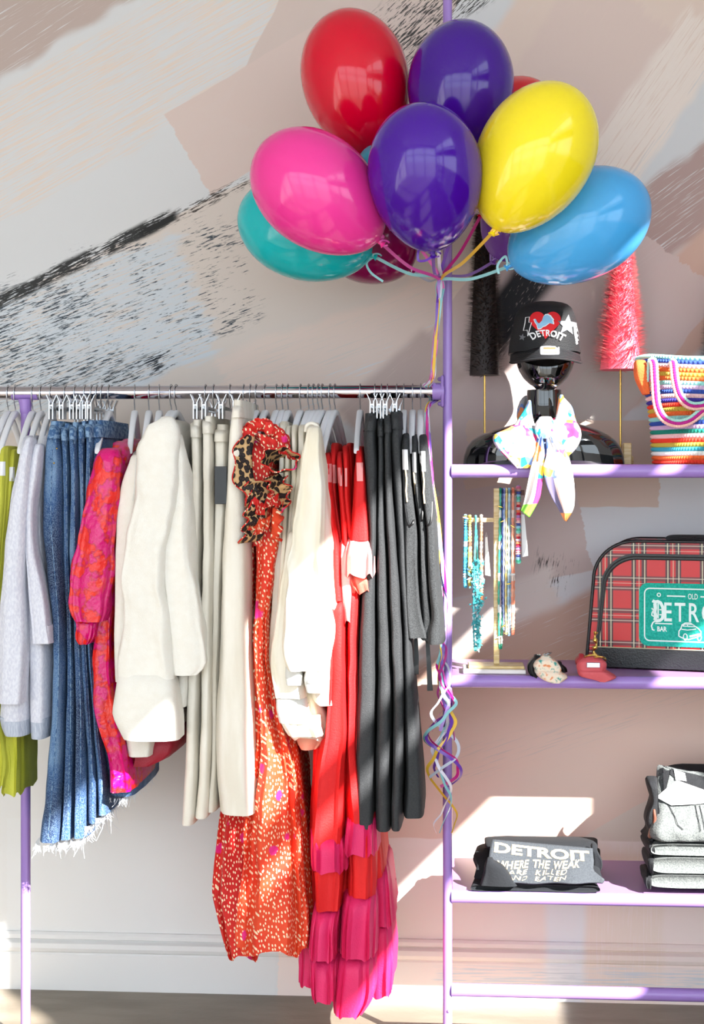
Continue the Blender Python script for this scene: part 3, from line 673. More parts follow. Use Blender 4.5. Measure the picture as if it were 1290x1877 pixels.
frill('leopard_frill', [(500, 880, yf + .01), (508, 910, yf - .01), (500, 940, yf - .01)], (26, -6, -.03), M['leopard'], g, 2.5, .012, ph=.5)
# cuff like roll of leopard cloth on the right and the red gathered collar on top
cu = MB(); rings = []
for j in range(9):
    r = j / 8; ring = []
    for i in range(40):
        a = 2 * PI * i / 40; w = 1 + .12 * math.sin(6 * a) * r
        q = P(516 + 34 * math.cos(a) * lerp(.55, 1, r) * w, 842 - 22 * math.sin(a) * lerp(.5, 1, r) * w + lerp(14, 0, r), yf - .01)
        q.y += lerp(.05, -.03, r); ring.append(q)
    rings.append(ring)
cu.loft(rings, cap0=False, cap1=False); cuo = cu.build('leopard_cuff', M['leopard'], g, solid=.0015)
MB().tube(rings[-1], .0018, 5, closed=True).build('cuff_trim', M['polka_red'], cuo)
col_ = [(452, 806), (456, 788), (468, 780), (482, 780), (496, 786), (510, 794), (518, 806), (520, 822)]
cc = spline([Vector(P(u, v, yf)) for u, v in col_], 70); r_ = [.012 + .0035 * math.sin(i * 1.9) + .002 * math.sin(i * 3.7) for i in range(70)]
cc = [p_ + Vector((0, .006 * math.sin(i * 1.3), .003 * math.sin(i * 2.1))) for i, p_ in enumerate(cc)]
MB().tube(cc, r_, 12).build('gathered_collar', M['polka_red'], g)
frill('polka_frill', [(470, 792, yf), (490, 800, yf - .01), (510, 806, yf - .01), (530, 818, yf)], (10, 26, -.012), M['polka_red'], g, 4, .006, ph=.3)
frill('polka_frill', [(490, 905, yf), (505, 900, yf - .02), (520, 905, yf)], (-2, 26, -.03), M['polka_red'], g, 3, .010, ph=1.2)
frill('polka_frill', [(470, 940, yf - .01), (485, 950, yf - .02), (500, 940, yf - .01)], (-8, 28, -.03), M['polka'], g, 3, .010, ph=2.2)
frill('polka_frill', [(462, 905, yf - .02), (472, 915, yf - .03), (486, 925, yf - .02)], (-4, 20, -.01), M['polka_red'], g, 2, .008, ph=.2)
frill('polka_frill', [(500, 930, yf - .02), (498, 955, yf - .03), (496, 985, yf - .02)], (18, 8, -.01), M['polka'], g, 3, .008, ph=.9)
g3 = garment('dress', 'red flecked dress folded close behind the frilled bodice', 'dress', 'flecked dresses', 486, -3, 'w', 'white hanger beside the leopard cuff')
cloth('skirt', [(850, 486, 500), (1000, 482, 500), (1200, 476, 496), (1400, 474, 500), (1600, 470, 520), (1700, 466, 520)], YC + .045, .13, M['polka_red'], g3, k=6, amp=.004, seed=93)

# --- cream blouses
BL = [(507, 'cream cotton blouse, leftmost, seen as a strip beside the flecked dress', [(776, 512, 526), (850, 512, 526), (950, 506, 524), (1060, 500, 520), (1150, 494, 516), (1250, 491, 516), (1330, 494, 540)], .01),
      (518, 'cream cotton blouse, second from the flecked dress', [(784, 523, 535), (850, 522, 536), (950, 517, 532), (1060, 510, 528), (1200, 506, 526), (1320, 506, 556)], .0),
      (528, 'cream cotton blouse, third from the flecked dress, peach lining below', [(782, 533, 545), (850, 533, 546), (950, 526, 543), (1060, 518, 538), (1200, 514, 540), (1330, 514, 570)], -.01)]
for i, (u, lab, rows, yy) in enumerate(BL):
    g = garment('blouse', lab, 'blouse', 'cream blouses', u, -3, 'w', 'white hanger of the %s cream blouse right of the flecked dress' % ('first', 'second', 'third')[i])
    cloth('body', rows, YC + yy, .175, M['cream_blouse'], g, k=4, amp=.004, seed=100 + i)
    if i == 2: cloth('lining', [(1310, 520, 604), (1340, 530, 604), (1360, 540, 596), (1372, 550, 584)], YC + yy, .12, M['peach'], g, k=5, amp=.005, seed=104)
g = garment('blouse', 'cream cotton blouse with buttoned grey cuff, behind the front blouse', 'blouse', 'cream blouses', 551, -4, 'w', 'white hanger of the cream blouse behind the front one')
cloth('body', [(782, 546, 560), (850, 544, 562), (950, 530, 556), (1060, 520, 550), (1200, 506, 560), (1290, 500, 590), (1330, 504, 604), (1352, 530, 600)], YC - .0, .185, M['cream_blouse'], g, k=6, amp=.007, seed=105, wavy=.006)
cloth('sleeve', [(980, 526, 556), (1060, 514, 552), (1150, 502, 552), (1220, 495, 556), (1280, 504, 560)], YC - .2, .035, M['cream_blouse'], g, k=4, amp=.005, seed=106, n=40)
cloth('cuff', [(1276, 505, 558), (1300, 504, 562), (1326, 510, 566)], YC - .2, .032, M['cuff_grey'], g, k=2, amp=.001, seed=107, n=36, step=6)
cloth('sleeve_frill', [(1318, 510, 566), (1334, 518, 584), (1350, 528, 590)], YC - .19, .04, M['cream_blouse'], g, k=7, amp=.006, seed=108, n=50, step=5)
g = garment('blouse', 'cream cotton blouse with gathered sleeve and buttoned cuff, frontmost', 'blouse', 'cream blouses', 566, -5, 'w', 'white hanger of the frontmost cream blouse')
cloth('body', [(778, 560, 582), (810, 556, 588), (870, 550, 596), (950, 548, 604), (990, 552, 618), (1030, 560, 618), (1120, 564, 626), (1210, 566, 632), (1270, 560, 634), (1290, 575, 636)], YC - .01, .19, M['cream_blouse'], g, k=5, amp=.006, seed=110)
o, mb = cloth('sleeve', [(786, 560, 582), (830, 553, 590), (910, 546, 598), (990, 536, 604), (1080, 526, 606), (1150, 522, 606), (1190, 524, 602), (1230, 534, 596)], YC - .215, .05, M['cream_blouse'], g, k=5, amp=.006, seed=111, n=72, wob=.014)
cloth('cuff', [(1222, 523, 552), (1240, 522, 553), (1256, 524, 552)], YC - .225, .03, M['cuff_grey'], g, k=2, amp=.001, seed=112, n=36, step=5)
cloth('cuff', [(1228, 558, 598), (1248, 555, 601), (1270, 560, 594)], YC - .235, .03, M['cuff_grey'], g, k=2, amp=.001, seed=113, n=36, step=5)
MB().tube([P(570 + 4 * math.cos(a), 1247 + 4 * math.sin(a), YC - .268) for a in [2 * PI * k / 12 for k in range(12)]], .0011, 6, closed=True).build('button', M['white_plastic'], g)
cc = spline([Vector(P(u, v, YC - .205)) for u, v in ((560, 792), (562, 780), (572, 776), (582, 782), (586, 796))], 24)
MB().tube(cc, .004, 8).build('neck_binding', M['cream_blouse'], g)

# --- long red dresses with pink ruffle tiers
def tiered(u, lab, hl, yaw, strap, parts, yy, seed, loop=None):
    g = garment('ruffle_dress', lab, 'dress', 'red dresses with pink tiers', u, yaw, 'w', hl)
    for i, (nm, m, rows, kk, am, b, dy) in enumerate(parts):
        o, mb = cloth(nm, rows, YC + yy + dy, b, M[m], g, k=kk, amp=am, seed=seed + i, wavy=.006 if 'tier' in nm else 0, n=96 if 'tier' in nm else 56, amp_top=.5, wob=.004)
        if i == 0 and loop: patch_rows('hanger_loop', [(loop[1] - 18, loop[0] - 6, loop[0] + 6), (loop[1] + 16, loop[0] - 5, loop[0] + 6)], mb.bvh(), .003, M['blush_chiffon'], g, n=3)
    return g
tiered(575, 'long red dress, leftmost, its two pink tiers lowest at the left', 'white hanger of the leftmost red dress', -8, None,
       [('bodice', 'red_crepe', [(834, 594, 608), (900, 596, 612), (1000, 606, 624), (1100, 606, 632)], 4, .003, .17, 0),
        ('skirt', 'red_crepe', [(1090, 606, 634), (1250, 600, 636), (1340, 592, 640), (1400, 580, 636), (1530, 567, 634), (1600, 572, 630), (1665, 574, 626)], 7, .006, .17, -.01),
        ('upper_tier', 'pink_chiffon', [(1522, 568, 634), (1550, 566, 638), (1594, 566, 640)], 12, .008, .18, -.012),
        ('lower_tier', 'pink_chiffon', [(1660, 575, 624), (1700, 568, 620), (1756, 564, 618)], 12, .009, .18, -.015),
        ('hem_tier', 'pink_chiffon', [(1745, 562, 622), (1800, 566, 620), (1832, 568, 618)], 12, .008, .165, -.01)], -.02, 120, (602, 868))
tiered(584, 'long red dress, second of the row, mostly hidden', 'white hanger of the second red dress', -8, None,
       [('bodice', 'red_crepe', [(816, 605, 618), (900, 609, 622), (1000, 618, 632), (1100, 616, 640)], 4, .003, .165, 0),
        ('skirt', 'red_crepe', [(1090, 612, 640), (1300, 580, 622), (1500, 566, 606), (1660, 570, 606)], 6, .005, .15, .02),
        ('hem_tier', 'pink_chiffon', [(1650, 556, 606), (1690, 548, 604), (1760, 546, 600), (1804, 546, 590)], 10, .007, .16, .03)], .02, 130, (612, 870))
tiered(591, 'long red dress, third of the row, its bodice between white hanger arms', 'white hanger of the third red dress', -7, None,
       [('bodice', 'red_crepe', [(832, 616, 630), (900, 620, 634), (1000, 626, 642), (1100, 624, 646)], 4, .003, .17, 0),
        ('sleeve_tier', 'blush_chiffon', [(984, 620, 648), (1040, 616, 654), (1100, 622, 652), (1140, 626, 648)], 8, .006, .185, -.0),
        ('skirt', 'red_crepe', [(1120, 618, 650), (1300, 612, 650), (1500, 610, 650), (1640, 612, 650)], 6, .005, .15, .03),
        ('hem_tier', 'pink_chiffon', [(1630, 606, 650), (1700, 600, 652), (1800, 598, 650), (1830, 600, 648)], 10, .007, .16, .03)], .0, 140, (621, 875))
tiered(605, 'long red dress, fourth of the row, with coral sleeve ruffle', 'white hanger of the fourth red dress', -7, None,
       [('bodice', 'red_crepe', [(820, 626, 640), (900, 630, 644), (985, 634, 652)], 4, .003, .17, 0),
        ('sleeve_tier', 'coral_chiffon', [(980, 630, 656), (1040, 626, 662), (1084, 628, 662), (1120, 632, 656)], 8, .006, .175, -.005),
        ('skirt', 'red_crepe', [(1090, 626, 656), (1300, 640, 664), (1450, 650, 690), (1600, 672, 708), (1625, 674, 709)], 6, .005, .14, .05),
        ('lower_tier', 'pink_chiffon', [(1588, 684, 712), (1620, 682, 716), (1695, 680, 722)], 9, .008, .15, .05),
        ('hem_tier', 'pink_chiffon', [(1680, 676, 720), (1760, 672, 722), (1822, 674, 719)], 9, .007, .15, .05)], .01, 150, (630, 876))
tiered(660, 'long red dress beside the black trousers, blush ruffled sleeve and lowest pink hem', 'white hanger of the red dress by the black trousers', 0, None,
       [('sleeve', 'red_crepe', [(822, 652, 666), (870, 648, 671), (930, 643, 676), (990, 634, 684)], 4, .002, .18, 0),
        ('sleeve_tier', 'blush_chiffon', [(983, 634, 684), (1000, 630, 687), (1030, 625, 691), (1054, 624, 692)], 11, .007, .195, -.01),
        ('under_tier', 'coral_chiffon', [(1044, 632, 689), (1066, 636, 690), (1084, 648, 688)], 11, .006, .18, 0),
        ('skirt', 'red_crepe', [(1060, 636, 660), (1250, 634, 656), (1400, 632, 660), (1500, 632, 690), (1560, 634, 692), (1640, 634, 690)], 7, .006, .17, 0),
        ('upper_tier', 'pink_chiffon', [(1486, 632, 688), (1520, 627, 690), (1564, 622, 691)], 12, .008, .18, -.004),
        ('lower_tier', 'pink_chiffon', [(1632, 629, 690), (1680, 622, 692), (1752, 618, 692)], 12, .009, .185, -.01),
        ('hem_tier', 'pink_chiffon', [(1740, 616, 690), (1800, 606, 690), (1834, 604, 684), (1858, 606, 668)], 12, .008, .17, -.005)], -.01, 160, (659, 866))
hang('w', 614, 'white hanger, last of the close row over the red dresses', -6)
g = garment('ruffle_dress', 'long red dress, fifth of the close row, narrow strap over the hanger', 'dress', 'red dresses with pink tiers', 614)
cloth('bodice', [(816, 634, 646), (840, 634, 648), (900, 638, 650), (1000, 640, 654), (1200, 640, 660), (1400, 644, 664), (1520, 640, 668)], YC + .04, .15, M['red_crepe'], g, k=4, amp=.003, seed=170)

# --- black trousers
BT = [(687, [(760, 679, 691), (795, 667, 692), (900, 672, 694), (1000, 674, 690), (1100, 660, 688), (1300, 652, 689), (1420, 652, 687), (1516, 654, 686)], 'black trousers, leftmost, directly right of the red dresses', 'clip hanger of the leftmost black trousers', -.02),
      (699, [(770, 690, 703), (900, 692, 706), (1000, 690, 710), (1150, 689, 716), (1300, 689, 720), (1519, 687, 719)], 'black trousers, second, between two pressed legs', 'clip hanger of the second black trousers', -.012),
      (710, [(764, 702, 716), (900, 704, 720), (1000, 708, 728), (1150, 714, 738), (1300, 719, 742), (1518, 717, 738)], 'black trousers, third, with a centre crease', 'clip hanger of the third black trousers', -.016),
      (727, [(757, 716, 735), (800, 714, 737), (900, 719, 740), (1000, 727, 744), (1100, 734, 750), (1200, 738, 756), (1350, 741, 768), (1450, 740, 776), (1496, 738, 778)], 'black trousers, rightmost, flaring at the hem near the balloon ribbons', 'clip hanger of the rightmost black trousers', -.005)]
for i, (u, rows, lab, hl, yy) in enumerate(BT):
    trousers(u, rows, lab, hl, yy, 180 + i, m='black_crepe', grp='black trousers', k=3, amp=.003, band=30)

# --- black sleeveless tops
TP = [(740, 'black sleeveless top, leftmost of three, beside the trousers', [(798, 736, 752), (850, 735, 755), (900, 736, 757), (965, 736, 764), (1060, 738, 768), (1130, 739, 776), (1168, 741, 790)], (742, 845), -.01),
      (756, 'black sleeveless top in the middle of three', [(800, 752, 767), (850, 752, 769), (965, 764, 781), (1060, 768, 785), (1130, 772, 792), (1172, 770, 797)], (757, 850), -.0),
      (771, 'black sleeveless top, rightmost, hem touching the balloon ribbons', [(800, 767, 783), (850, 768, 788), (960, 780, 800), (1060, 783, 805), (1130, 787, 812), (1160, 780, 814), (1179, 778, 816)], (774, 848), -.012)]
for i, (u, lab, rows, cl, yy) in enumerate(TP):
    g = garment('sleeveless_top', lab, 'top', 'black sleeveless tops', u, 0, 'w', 'white hanger of the %s black sleeveless top' % ('leftmost', 'middle', 'rightmost')[i])
    o, mb = cloth('body', rows, YC + yy, .17, M['black_knit'], g, k=4, amp=.004, seed=190 + i)
    bv = mb.bvh()
    patch_rows('hanger_end', [(cl[1] - 21, cl[0] - 5, cl[0] + 5), (cl[1] + 16, cl[0] - 4, cl[0] + 6)], bv, .004, M['white_plastic'], g, n=3)
    MB().tube([onto(bv, cl[0] + du, cl[1] + dv, .003) for du, dv in ((1, 16), (3, 35), (2, 55), (4, 75))], .002, 5).build('hanging_loop', M['beige_strap'], g)
    ar = [onto(bv, cl[0] + du, dv, .0015) for du, dv in ((-2, 868), (-1, 900), (2, 940), (8, 962), (16, 955), (18, 920))]
    MB().tube(spline(ar, 24), .0022, 6).build('armhole_edge', M['black_satin'], g)
    if i:
        st = ((762, 1176, 762, 1236), (782, 1172, 788, 1266))[i - 1]
        MB().tube([P(st[0], st[1] - 20, YC - .1), P(lerp(st[0], st[2], .5) + 1, (st[1] + st[3]) / 2, YC - .11), P(st[2], st[3], YC - .11)], [.6, .8, 1.0], flat=(.0065, .0008)).build('tie_strap', M['black_satin'], g)

# ------------------------------------------------------------------ balloons with curling ribbons
TIE = P(807, 512, -.40)
def balloon(label, colour, knot, crown, width, y, rib, seed, dyk=0.0, coil=None, tail=0, curl=None):
    K = P(knot[0], knot[1], y + dyk); C = P(crown[0], crown[1], y - dyk * .3); ax = (C - K); L = ax.length; ax.normalize(); R = width / 2 * PX(y)
    g = thing('balloon', label, 'balloon', tuple(K), 'bunch of balloons')
    prof = []; t0 = .46; N = 30
    for i in range(N + 1):
        t = i / N; t = .5 - .5 * math.cos(PI * t)
        if t < t0: f = math.sqrt(max(0, 1 - ((t0 - t) / t0) ** 2))
        else:
            q = (t - t0) / (1 - t0); f = math.sqrt(max(0, 1 - q ** 2.05)) * (1 - .13 * q ** 2)
        prof.append((max(R * f, .004 if t > .9 else 1e-4), L * (1 - t)))
    MB().revolve(prof, K, ax, 48).build('body', M['balloon_' + colour], g)
    nb = MB().revolve([(.004, .002), (.0058, -.002), (.0045, -.006), (.0060, -.009), (.0085, -.013), (.0075, -.014), (.002, -.011)], K, ax, 14); nb.build('knot', M['balloon_' + colour], g)
    rnd = random.Random(seed); N1 = K - ax * .008
    pts = [N1]
    mid = N1.lerp(TIE, .5) + Vector((rnd.uniform(-.01, .01), rnd.uniform(-.01, .01), -.012)); pts += [mid, TIE + Vector((rnd.uniform(-.003, .003), rnd.uniform(-.004, .004), rnd.uniform(-.003, .003)))]
    for (u, v) in ((804, 560), (797, 640), (793, 690)):
        pts.append(P(u + rnd.uniform(-3, 3), v, -.402 + rnd.uniform(-.006, .004)))
    e = rnd.uniform(0, 6); xw = rnd.uniform(774, 790)
    for a in (0.4, 1.6, 2.8, 4.0):
        q = P(xw, 718, RY); pts.append(Vector((q.x + .004 * a, RY - (RR + .003) * math.cos(a - 1.2), RZ + (RR + .003) * math.sin(a - 1.2 + PI * .5))))
    end = curl or rnd.uniform(1340, 1575); v = 750
    while v < 1170:
        t = (v - 750) / 420; pts.append(P(lerp(783, 817, smooth(t)) + rnd.uniform(-5, 5) * (.4 + t), v, -.405 - .02 * t + rnd.uniform(-.008, .004))); v += 60
    a = e; w = rnd.choice((-1, 1)) * rnd.uniform(.35, .55); amp_ = rnd.uniform(12, 36)
    while v < end:
        t = min(1, (v - 1170) / 200); pts.append(P(812 + amp_ * math.sin(a) * t + rnd.uniform(-4, 4), v, -.412 - .022 * math.cos(a) * t - .008)); a += w * 1.6; v += 17
    sp = spline(pts, len(pts) * 7)
    MB().tube(sp, 1.0, flat=(.0036, .00025)).build('ribbon', M['ribbon_' + rib], g, sm=False)
    if coil:                                    # short free curl at the knot
        sp = spline([N1] + [P(u, v, y + dyk) for u, v in coil], 30); MB().tube(sp, 1.0, flat=(.0026, .00025)).build('ribbon_curl', M['ribbon_' + rib], g, sm=False)
    lp = [N1 + Vector((.010 * math.cos(a) + .006, -.004 + .003 * math.sin(2 * a), .006 * math.sin(a))) for a in [2 * PI * k / 16 for k in range(15)]]
    MB().tube(lp, 1.0, flat=(.0018, .00025)).build('bow_loop', M['ribbon_' + rib], g, sm=False)
    return g
balloon('crimson red balloon at the top left of the bunch', 'crimson', (684, 284), (622, 20), 198, -.46, 'pink', 1)
balloon('dark purple balloon at the top, in front of the purple post', 'purple', (838, 292), (850, 38), 194, -.54, 'purple', 2)
balloon('dark purple balloon front and centre of the bunch', 'violet', (793, 460), (766, 188), 212, -.80, 'purple', 3, dyk=.10, coil=((770, 456), (766, 476), (778, 478), (790, 472)))
balloon('bubblegum pink balloon at the left, over the teal one', 'pink', (694, 442), (476, 266), 208, -.72, 'pink', 4, dyk=.04, coil=((700, 432), (702, 436), (692, 440)))
balloon('teal balloon at the lower left behind the pink one', 'teal', (680, 468), (440, 378), 184, -.46, 'aqua', 5, coil=((672, 482), (680, 500), (702, 516)))
balloon('dark burgundy balloon below the pink one, mostly hidden', 'burgundy', (752, 494), (600, 372), 176, -.24, 'silver', 6, coil=((750, 470), (748, 456), (752, 446)))
balloon('bright yellow balloon at the right of the bunch', 'yellow', (906, 420), (1048, 160), 212, -.72, 'yellow', 7, coil=((902, 428), (906, 430), (912, 422), (905, 414)))
balloon('sky blue balloon at the lower right of the bunch', 'blue', (936, 486), (1184, 348), 196, -.54, 'aqua', 8, coil=((926, 470), (912, 486), (914, 502)))
balloon('red balloon tucked behind the yellow one', 'red', (884, 388), (980, 146), 190, -.36, 'magenta', 9)
balloon('lilac purple balloon peeking out between yellow and blue', 'lilac', (908, 474), (1010, 300), 150, -.20, 'lav', 10, coil=((900, 450), (899, 478), (904, 484)))
balloon('turquoise blue balloon almost hidden behind the front purple one', 'turquoise', (800, 430), (668, 274), 126, -.55, 'white', 11)

# ------------------------------------------------------------------ decals: shapes laid on curved surfaces
def text_mesh(s, bold=0.0, space=1.0):
    cu = bpy.data.curves.new('t', 'FONT'); cu.body = s; cu.offset = bold; cu.space_character = space; cu.resolution_u = 3; cu.fill_mode = 'FRONT'
    o = bpy.data.objects.new('t', cu); COL.objects.link(o); dg = bpy.context.evaluated_depsgraph_get(); dg.update()
    me = bpy.data.meshes.new_from_object(o.evaluated_get(dg)); vs = [v.co.copy() for v in me.vertices]; fs = [tuple(p.vertices) for p in me.polygons]
    bpy.data.objects.remove(o); bpy.data.curves.remove(cu); bpy.data.meshes.remove(me)
    x0 = min(v.x for v in vs); x1 = max(v.x for v in vs); y0 = min(v.y for v in vs); y1 = max(v.y for v in vs)
    return [((v.x - x0) / (x1 - x0), (v.y - y0) / (y1 - y0)) for v in vs], fs
def text_on(name, s, box, warp, target, off, m, parent, bold=.0, space=1.0):
    """box (u0, u1, v0 top, v1 bottom) in px; warp(t, r) -> du, dv; target(u, v, off) -> point"""
    vs, fs = text_mesh(s, bold, space); out = []
    for t, r in vs:
        u = lerp(box[0], box[1], t); v = lerp(box[3], box[2], r); du, dv = warp(t, r) if warp else (0, 0); out.append(target(u + du, v + dv, off))
    return MB().add(out, fs).build(name, m, parent, sm=False)
def poly_on(name, polys, target, off, m, parent, sub=6):
    bm = bmesh.new()
    for poly in polys:
        vs = [bm.verts.new((u, v, 0)) for u, v in poly]; f = bm.faces.new(vs)
    bmesh.ops.triangulate(bm, faces=bm.faces[:])
    for _ in range(3):
        es = [e for e in bm.edges if e.calc_length() > sub]
        if es: bmesh.ops.subdivide_edges(bm, edges=es, cuts=1); bmesh.ops.triangulate(bm, faces=bm.faces[:])
    bm.verts.index_update(); vs = [target(v.co.x, v.co.y, off) for v in bm.verts]; fs = [tuple(v.index for v in f.verts) for f in bm.faces]; bm.free()
    return MB().add(vs, fs).build(name, m, parent, sm=False)
def line_on(name, pts, w, target, off, m, parent, closed=False, n=None):
    """flat line of width w px"""
    pts = [Vector((a, b, 0)) for a, b in pts]; N = len(pts); vs = []; fs = []
    for i, p in enumerate(pts):
        if closed: t = pts[(i + 1) % N] - pts[i - 1]
        else: t = pts[min(i + 1, N - 1)] - pts[max(i - 1, 0)]
        t.normalize(); nn = Vector((-t.y, t.x, 0)) * (w / 2)
        for q in (p + nn, p - nn): vs.append(target(q.x, q.y, off))
    for i in range(N if closed else N - 1):
        k = (i + 1) % N; fs.append((2 * i, 2 * i + 1, 2 * k + 1, 2 * k))
    return MB().add(vs, fs).build(name, m, parent, sm=False)
def star(cx, cy, r, rot=0, q=.45, n=5): return [(cx + (r if k % 2 == 0 else r * q) * math.sin(rot + PI * k / n), cy - (r if k % 2 == 0 else r * q) * math.cos(rot + PI * k / n)) for k in range(2 * n)]

# ------------------------------------------------------------------ top shelf
Z1, Z2, Z3 = SHZ[0], SHZ[1], SHZ[2]
MY = -.215
man = thing('mannequin_bust', 'glossy black faceless mannequin bust on the top shelf', 'mannequin', (P(997, 850, MY).x, MY, Z1))
def shell(rows, yc, n=48, p=.9, m=0):
    """rows (v, uL, uR, half depth, dy)"""
    rings = []
    for v, a, b, d, dy in rows:
        A = P(a, v, yc); B = P(b, v, yc); xc = (A.x + B.x) / 2; hw = (B.x - A.x) / 2
        rings.append([(xc + hw * math.copysign(abs(math.cos(t)) ** p, math.cos(t)), yc + dy - d * math.copysign(abs(math.sin(t)) ** p, math.sin(t)), A.z) for t in [2 * PI * k / n for k in range(n)]])
    return rings
def dense(rows, n):
    out = []
    for i in range(n + 1):
        v = lerp(rows[0][0], rows[-1][0], i / n)
        for k in range(len(rows) - 1):
            if v <= rows[k + 1][0] + 1e-6:
                t = (v - rows[k][0]) / (rows[k + 1][0] - rows[k][0]); a = rows[max(k - 1, 0)]; b = rows[k]; c = rows[k + 1]; d = rows[min(k + 2, len(rows) - 1)]
                out.append(tuple([v] + [lerp(b[j], c[j], t) + .5 * t * (1 - t) * ((b[j] - a[j]) * (1 - t) * .5 - (d[j] - c[j]) * t * .5) for j in range(1, 5)])); break
    return out
vb = HZ - (Z1 - CAM.z) * F / (MY - CAM.y + .003)
bust = [(715, 966, 1029, .045, .01), (745, 965, 1031, .046, .01), (765, 962, 1036, .050, .008), (774, 952, 1050, .056, .005), (781, 930, 1074, .064, 0), (788, 905, 1095, .074, 0), (796, 882, 1112, .083, 0), (806, 866, 1126, .088, 0), (818, 856, 1136, .090, 0), (834, 850, 1142, .090, 0), (vb, 848, 1145, .088, 0)]
MB().loft(shell(dense(bust, 46), MY, 64)).build('bust', M['gloss_black'], man)
head = [(585, 970, 1026, .05, 0), (600, 954, 1044, .085, 0), (620, 946, 1052, .098, 0), (645, 944, 1054, .102, -.002), (665, 946, 1052, .100, -.005), (682, 951, 1046, .094, -.012), (697, 960, 1037, .082, -.020), (708, 971, 1025, .062, -.026), (716, 982, 1013, .036, -.030), (718, 992, 1003, .010, -.030)]
MB().loft(shell(dense(head, 40), MY, 64)).build('head', M['gloss_black'], man)

cap = thing('trucker_cap', 'black trucker cap with red heart patch worn by the mannequin', 'cap', (P(997, 640, MY).x, MY, P(997, 640, MY).z))
crown = [(556, 976, 1022, .035, -.01), (560, 962, 1036, .065, -.01), (567, 951, 1045, .088, -.012), (580, 943, 1051, .104, -.014), (600, 939, 1056, .112, -.014), (625, 934, 1060, .114, -.012), (650, 931, 1062, .114, -.010)]
cb = MB().loft(shell(dense(crown, 30), MY, 72, .82)); cb.build('crown', M['cap_black'], cap); cbv = cb.bvh()
MB().ball(P(997, 555, MY - .01), .006, sc=(1.2, 1, .6)).build('top_button', M['cap_black'], cap)
capT = lambda u, v, off: onto(cbv, u, v, off, MY - .1)
poly_on('mesh_side', [[(1050, 590), (1056, 592), (1060, 610), (1063, 628), (1056, 632), (1052, 612)]], capT, .002, M['cap_mesh'], cap)
br = MB(); top_ = []; bot_ = []; NB = 28
for i in range(NB + 1):
    a = lerp(-1.45, 1.45, i / NB); ra = []; rb = []
    for j in range(9):
        r = j / 8; hw = .0835; xx = P(997, 640, MY).x + (hw * 1.0 + .002 * r) * math.sin(a)
        yb = MY - .012 - .108 * math.cos(a) - .068 * r * math.cos(a) ** .55; zz = P(997, 636, MY - .1).z - .034 * r * math.cos(a) ** .3 - .014 * (abs(math.sin(a)) ** 2.0)
        ra.append(Vector((xx, yb, zz + .0018))); rb.append(Vector((xx, yb, zz - .0018)))
    top_.append(ra); bot_.append(rb)
br.loft([ra + rb[::-1] for ra, rb in zip(top_, bot_)]); bro = br.build('brim', M['leather_brim'], cap); brv = br.bvh()
for j in (3, 4, 5, 6, 7): MB().tube([top_[i][j] + Vector((0, -.0003, .0004)) for i in range(NB + 1)], .0007, 4).build('stitch_line', M['cap_black'], bro)
MB().tube([top_[i][8] + Vector((0, -.0006, -.002)) for i in range(NB + 1)], .0022, 8).build('brim_edge', M['thread_black'], bro)
brT = lambda u, v, off: onto(brv, u, v, off, MY - .16)
rr = lambda u0, u1, v0, v1, r: [(lerp(u0 + r, u1 - r, (c > 0)) + r * math.cos(t), lerp(v0 + r, v1 - r, (s > 0)) + r * math.sin(t)) for c, s, t in [(math.copysign(1, math.cos(t) + 1e-9), math.copysign(1, math.sin(t) + 1e-9), t) for t in [2 * PI * k / 20 + .01 for k in range(20)]]]
st_ = poly_on('brim_label', [rr(990, 1025, 634, 650, 3)], brT, .0022, M['thread_white'], cap)
poly_on('label_mark', [[(995, 636.5), (1019, 636.5), (1018, 640), (996, 640)], [(996, 645), (1021, 645), (1021, 646.6), (996, 646.6)]], brT, .003, M['thread_orange'], st_)
# heart: two lobes, lion emblem, lightning bolt, stars, lettering
heart = []
for k in range(48):
    t = 2 * PI * k / 48; heart.append((999 + 28.5 * (math.sin(t) ** 3), 592 - 1.75 * (13 * math.cos(t) - 5 * math.cos(2 * t) - 2 * math.cos(3 * t) - math.cos(4 * t))))
ho = poly_on('heart_patch', [heart], capT, .0015, M['thread_red'], cap)
lion = [(979, 586), (982, 585), (984, 590), (988, 593), (993, 588), (995, 582), (998, 578), (1003, 577), (1008, 580), (1011, 584), (1013, 586), (1012, 588), (1008, 588), (1013, 591), (1013, 594), (1006, 592), (1003, 594), (999, 597), (995, 598), (992, 601), (988, 602), (986, 602), (988, 597), (984, 595), (981, 591)]
poly_on('lion_outline', [[(999 + (a - 997) * 1.12 - 1.5, 590 + (b - 590) * 1.16) for a, b in lion]], capT, .0028, M['thread_white'], ho, 4)
poly_on('lion_emblem', [lion], capT, .0036, M['thread_blue'], ho, 4)
bolt = [(963, 582), (970, 581), (969, 591), (974, 591), (967, 616), (966, 605), (959, 606), (962, 592)]
line_on('lightning_bolt', [bolt[i] for i in range(8)], 1.6, capT, .002, M['thread_white'], cap, True)
so_ = poly_on('star_patch', [star(1040, 596, 20, .1, .45)], capT, .0024, M['thread_grey'], cap, 5)
poly_on('small_star', [star(957, 618, 7, .2, .42)], capT, .002, M['thread_grey'], cap, 5)
arc = lambda t, r: ((r - .5) * 16 * (t - .5), 36 * (t - .46) ** 2)
text_on('cap_lettering', 'DETROIT', (972, 1034, 604, 616), arc, capT, .0034, M['thread_white'], cap, .03, 1.08)

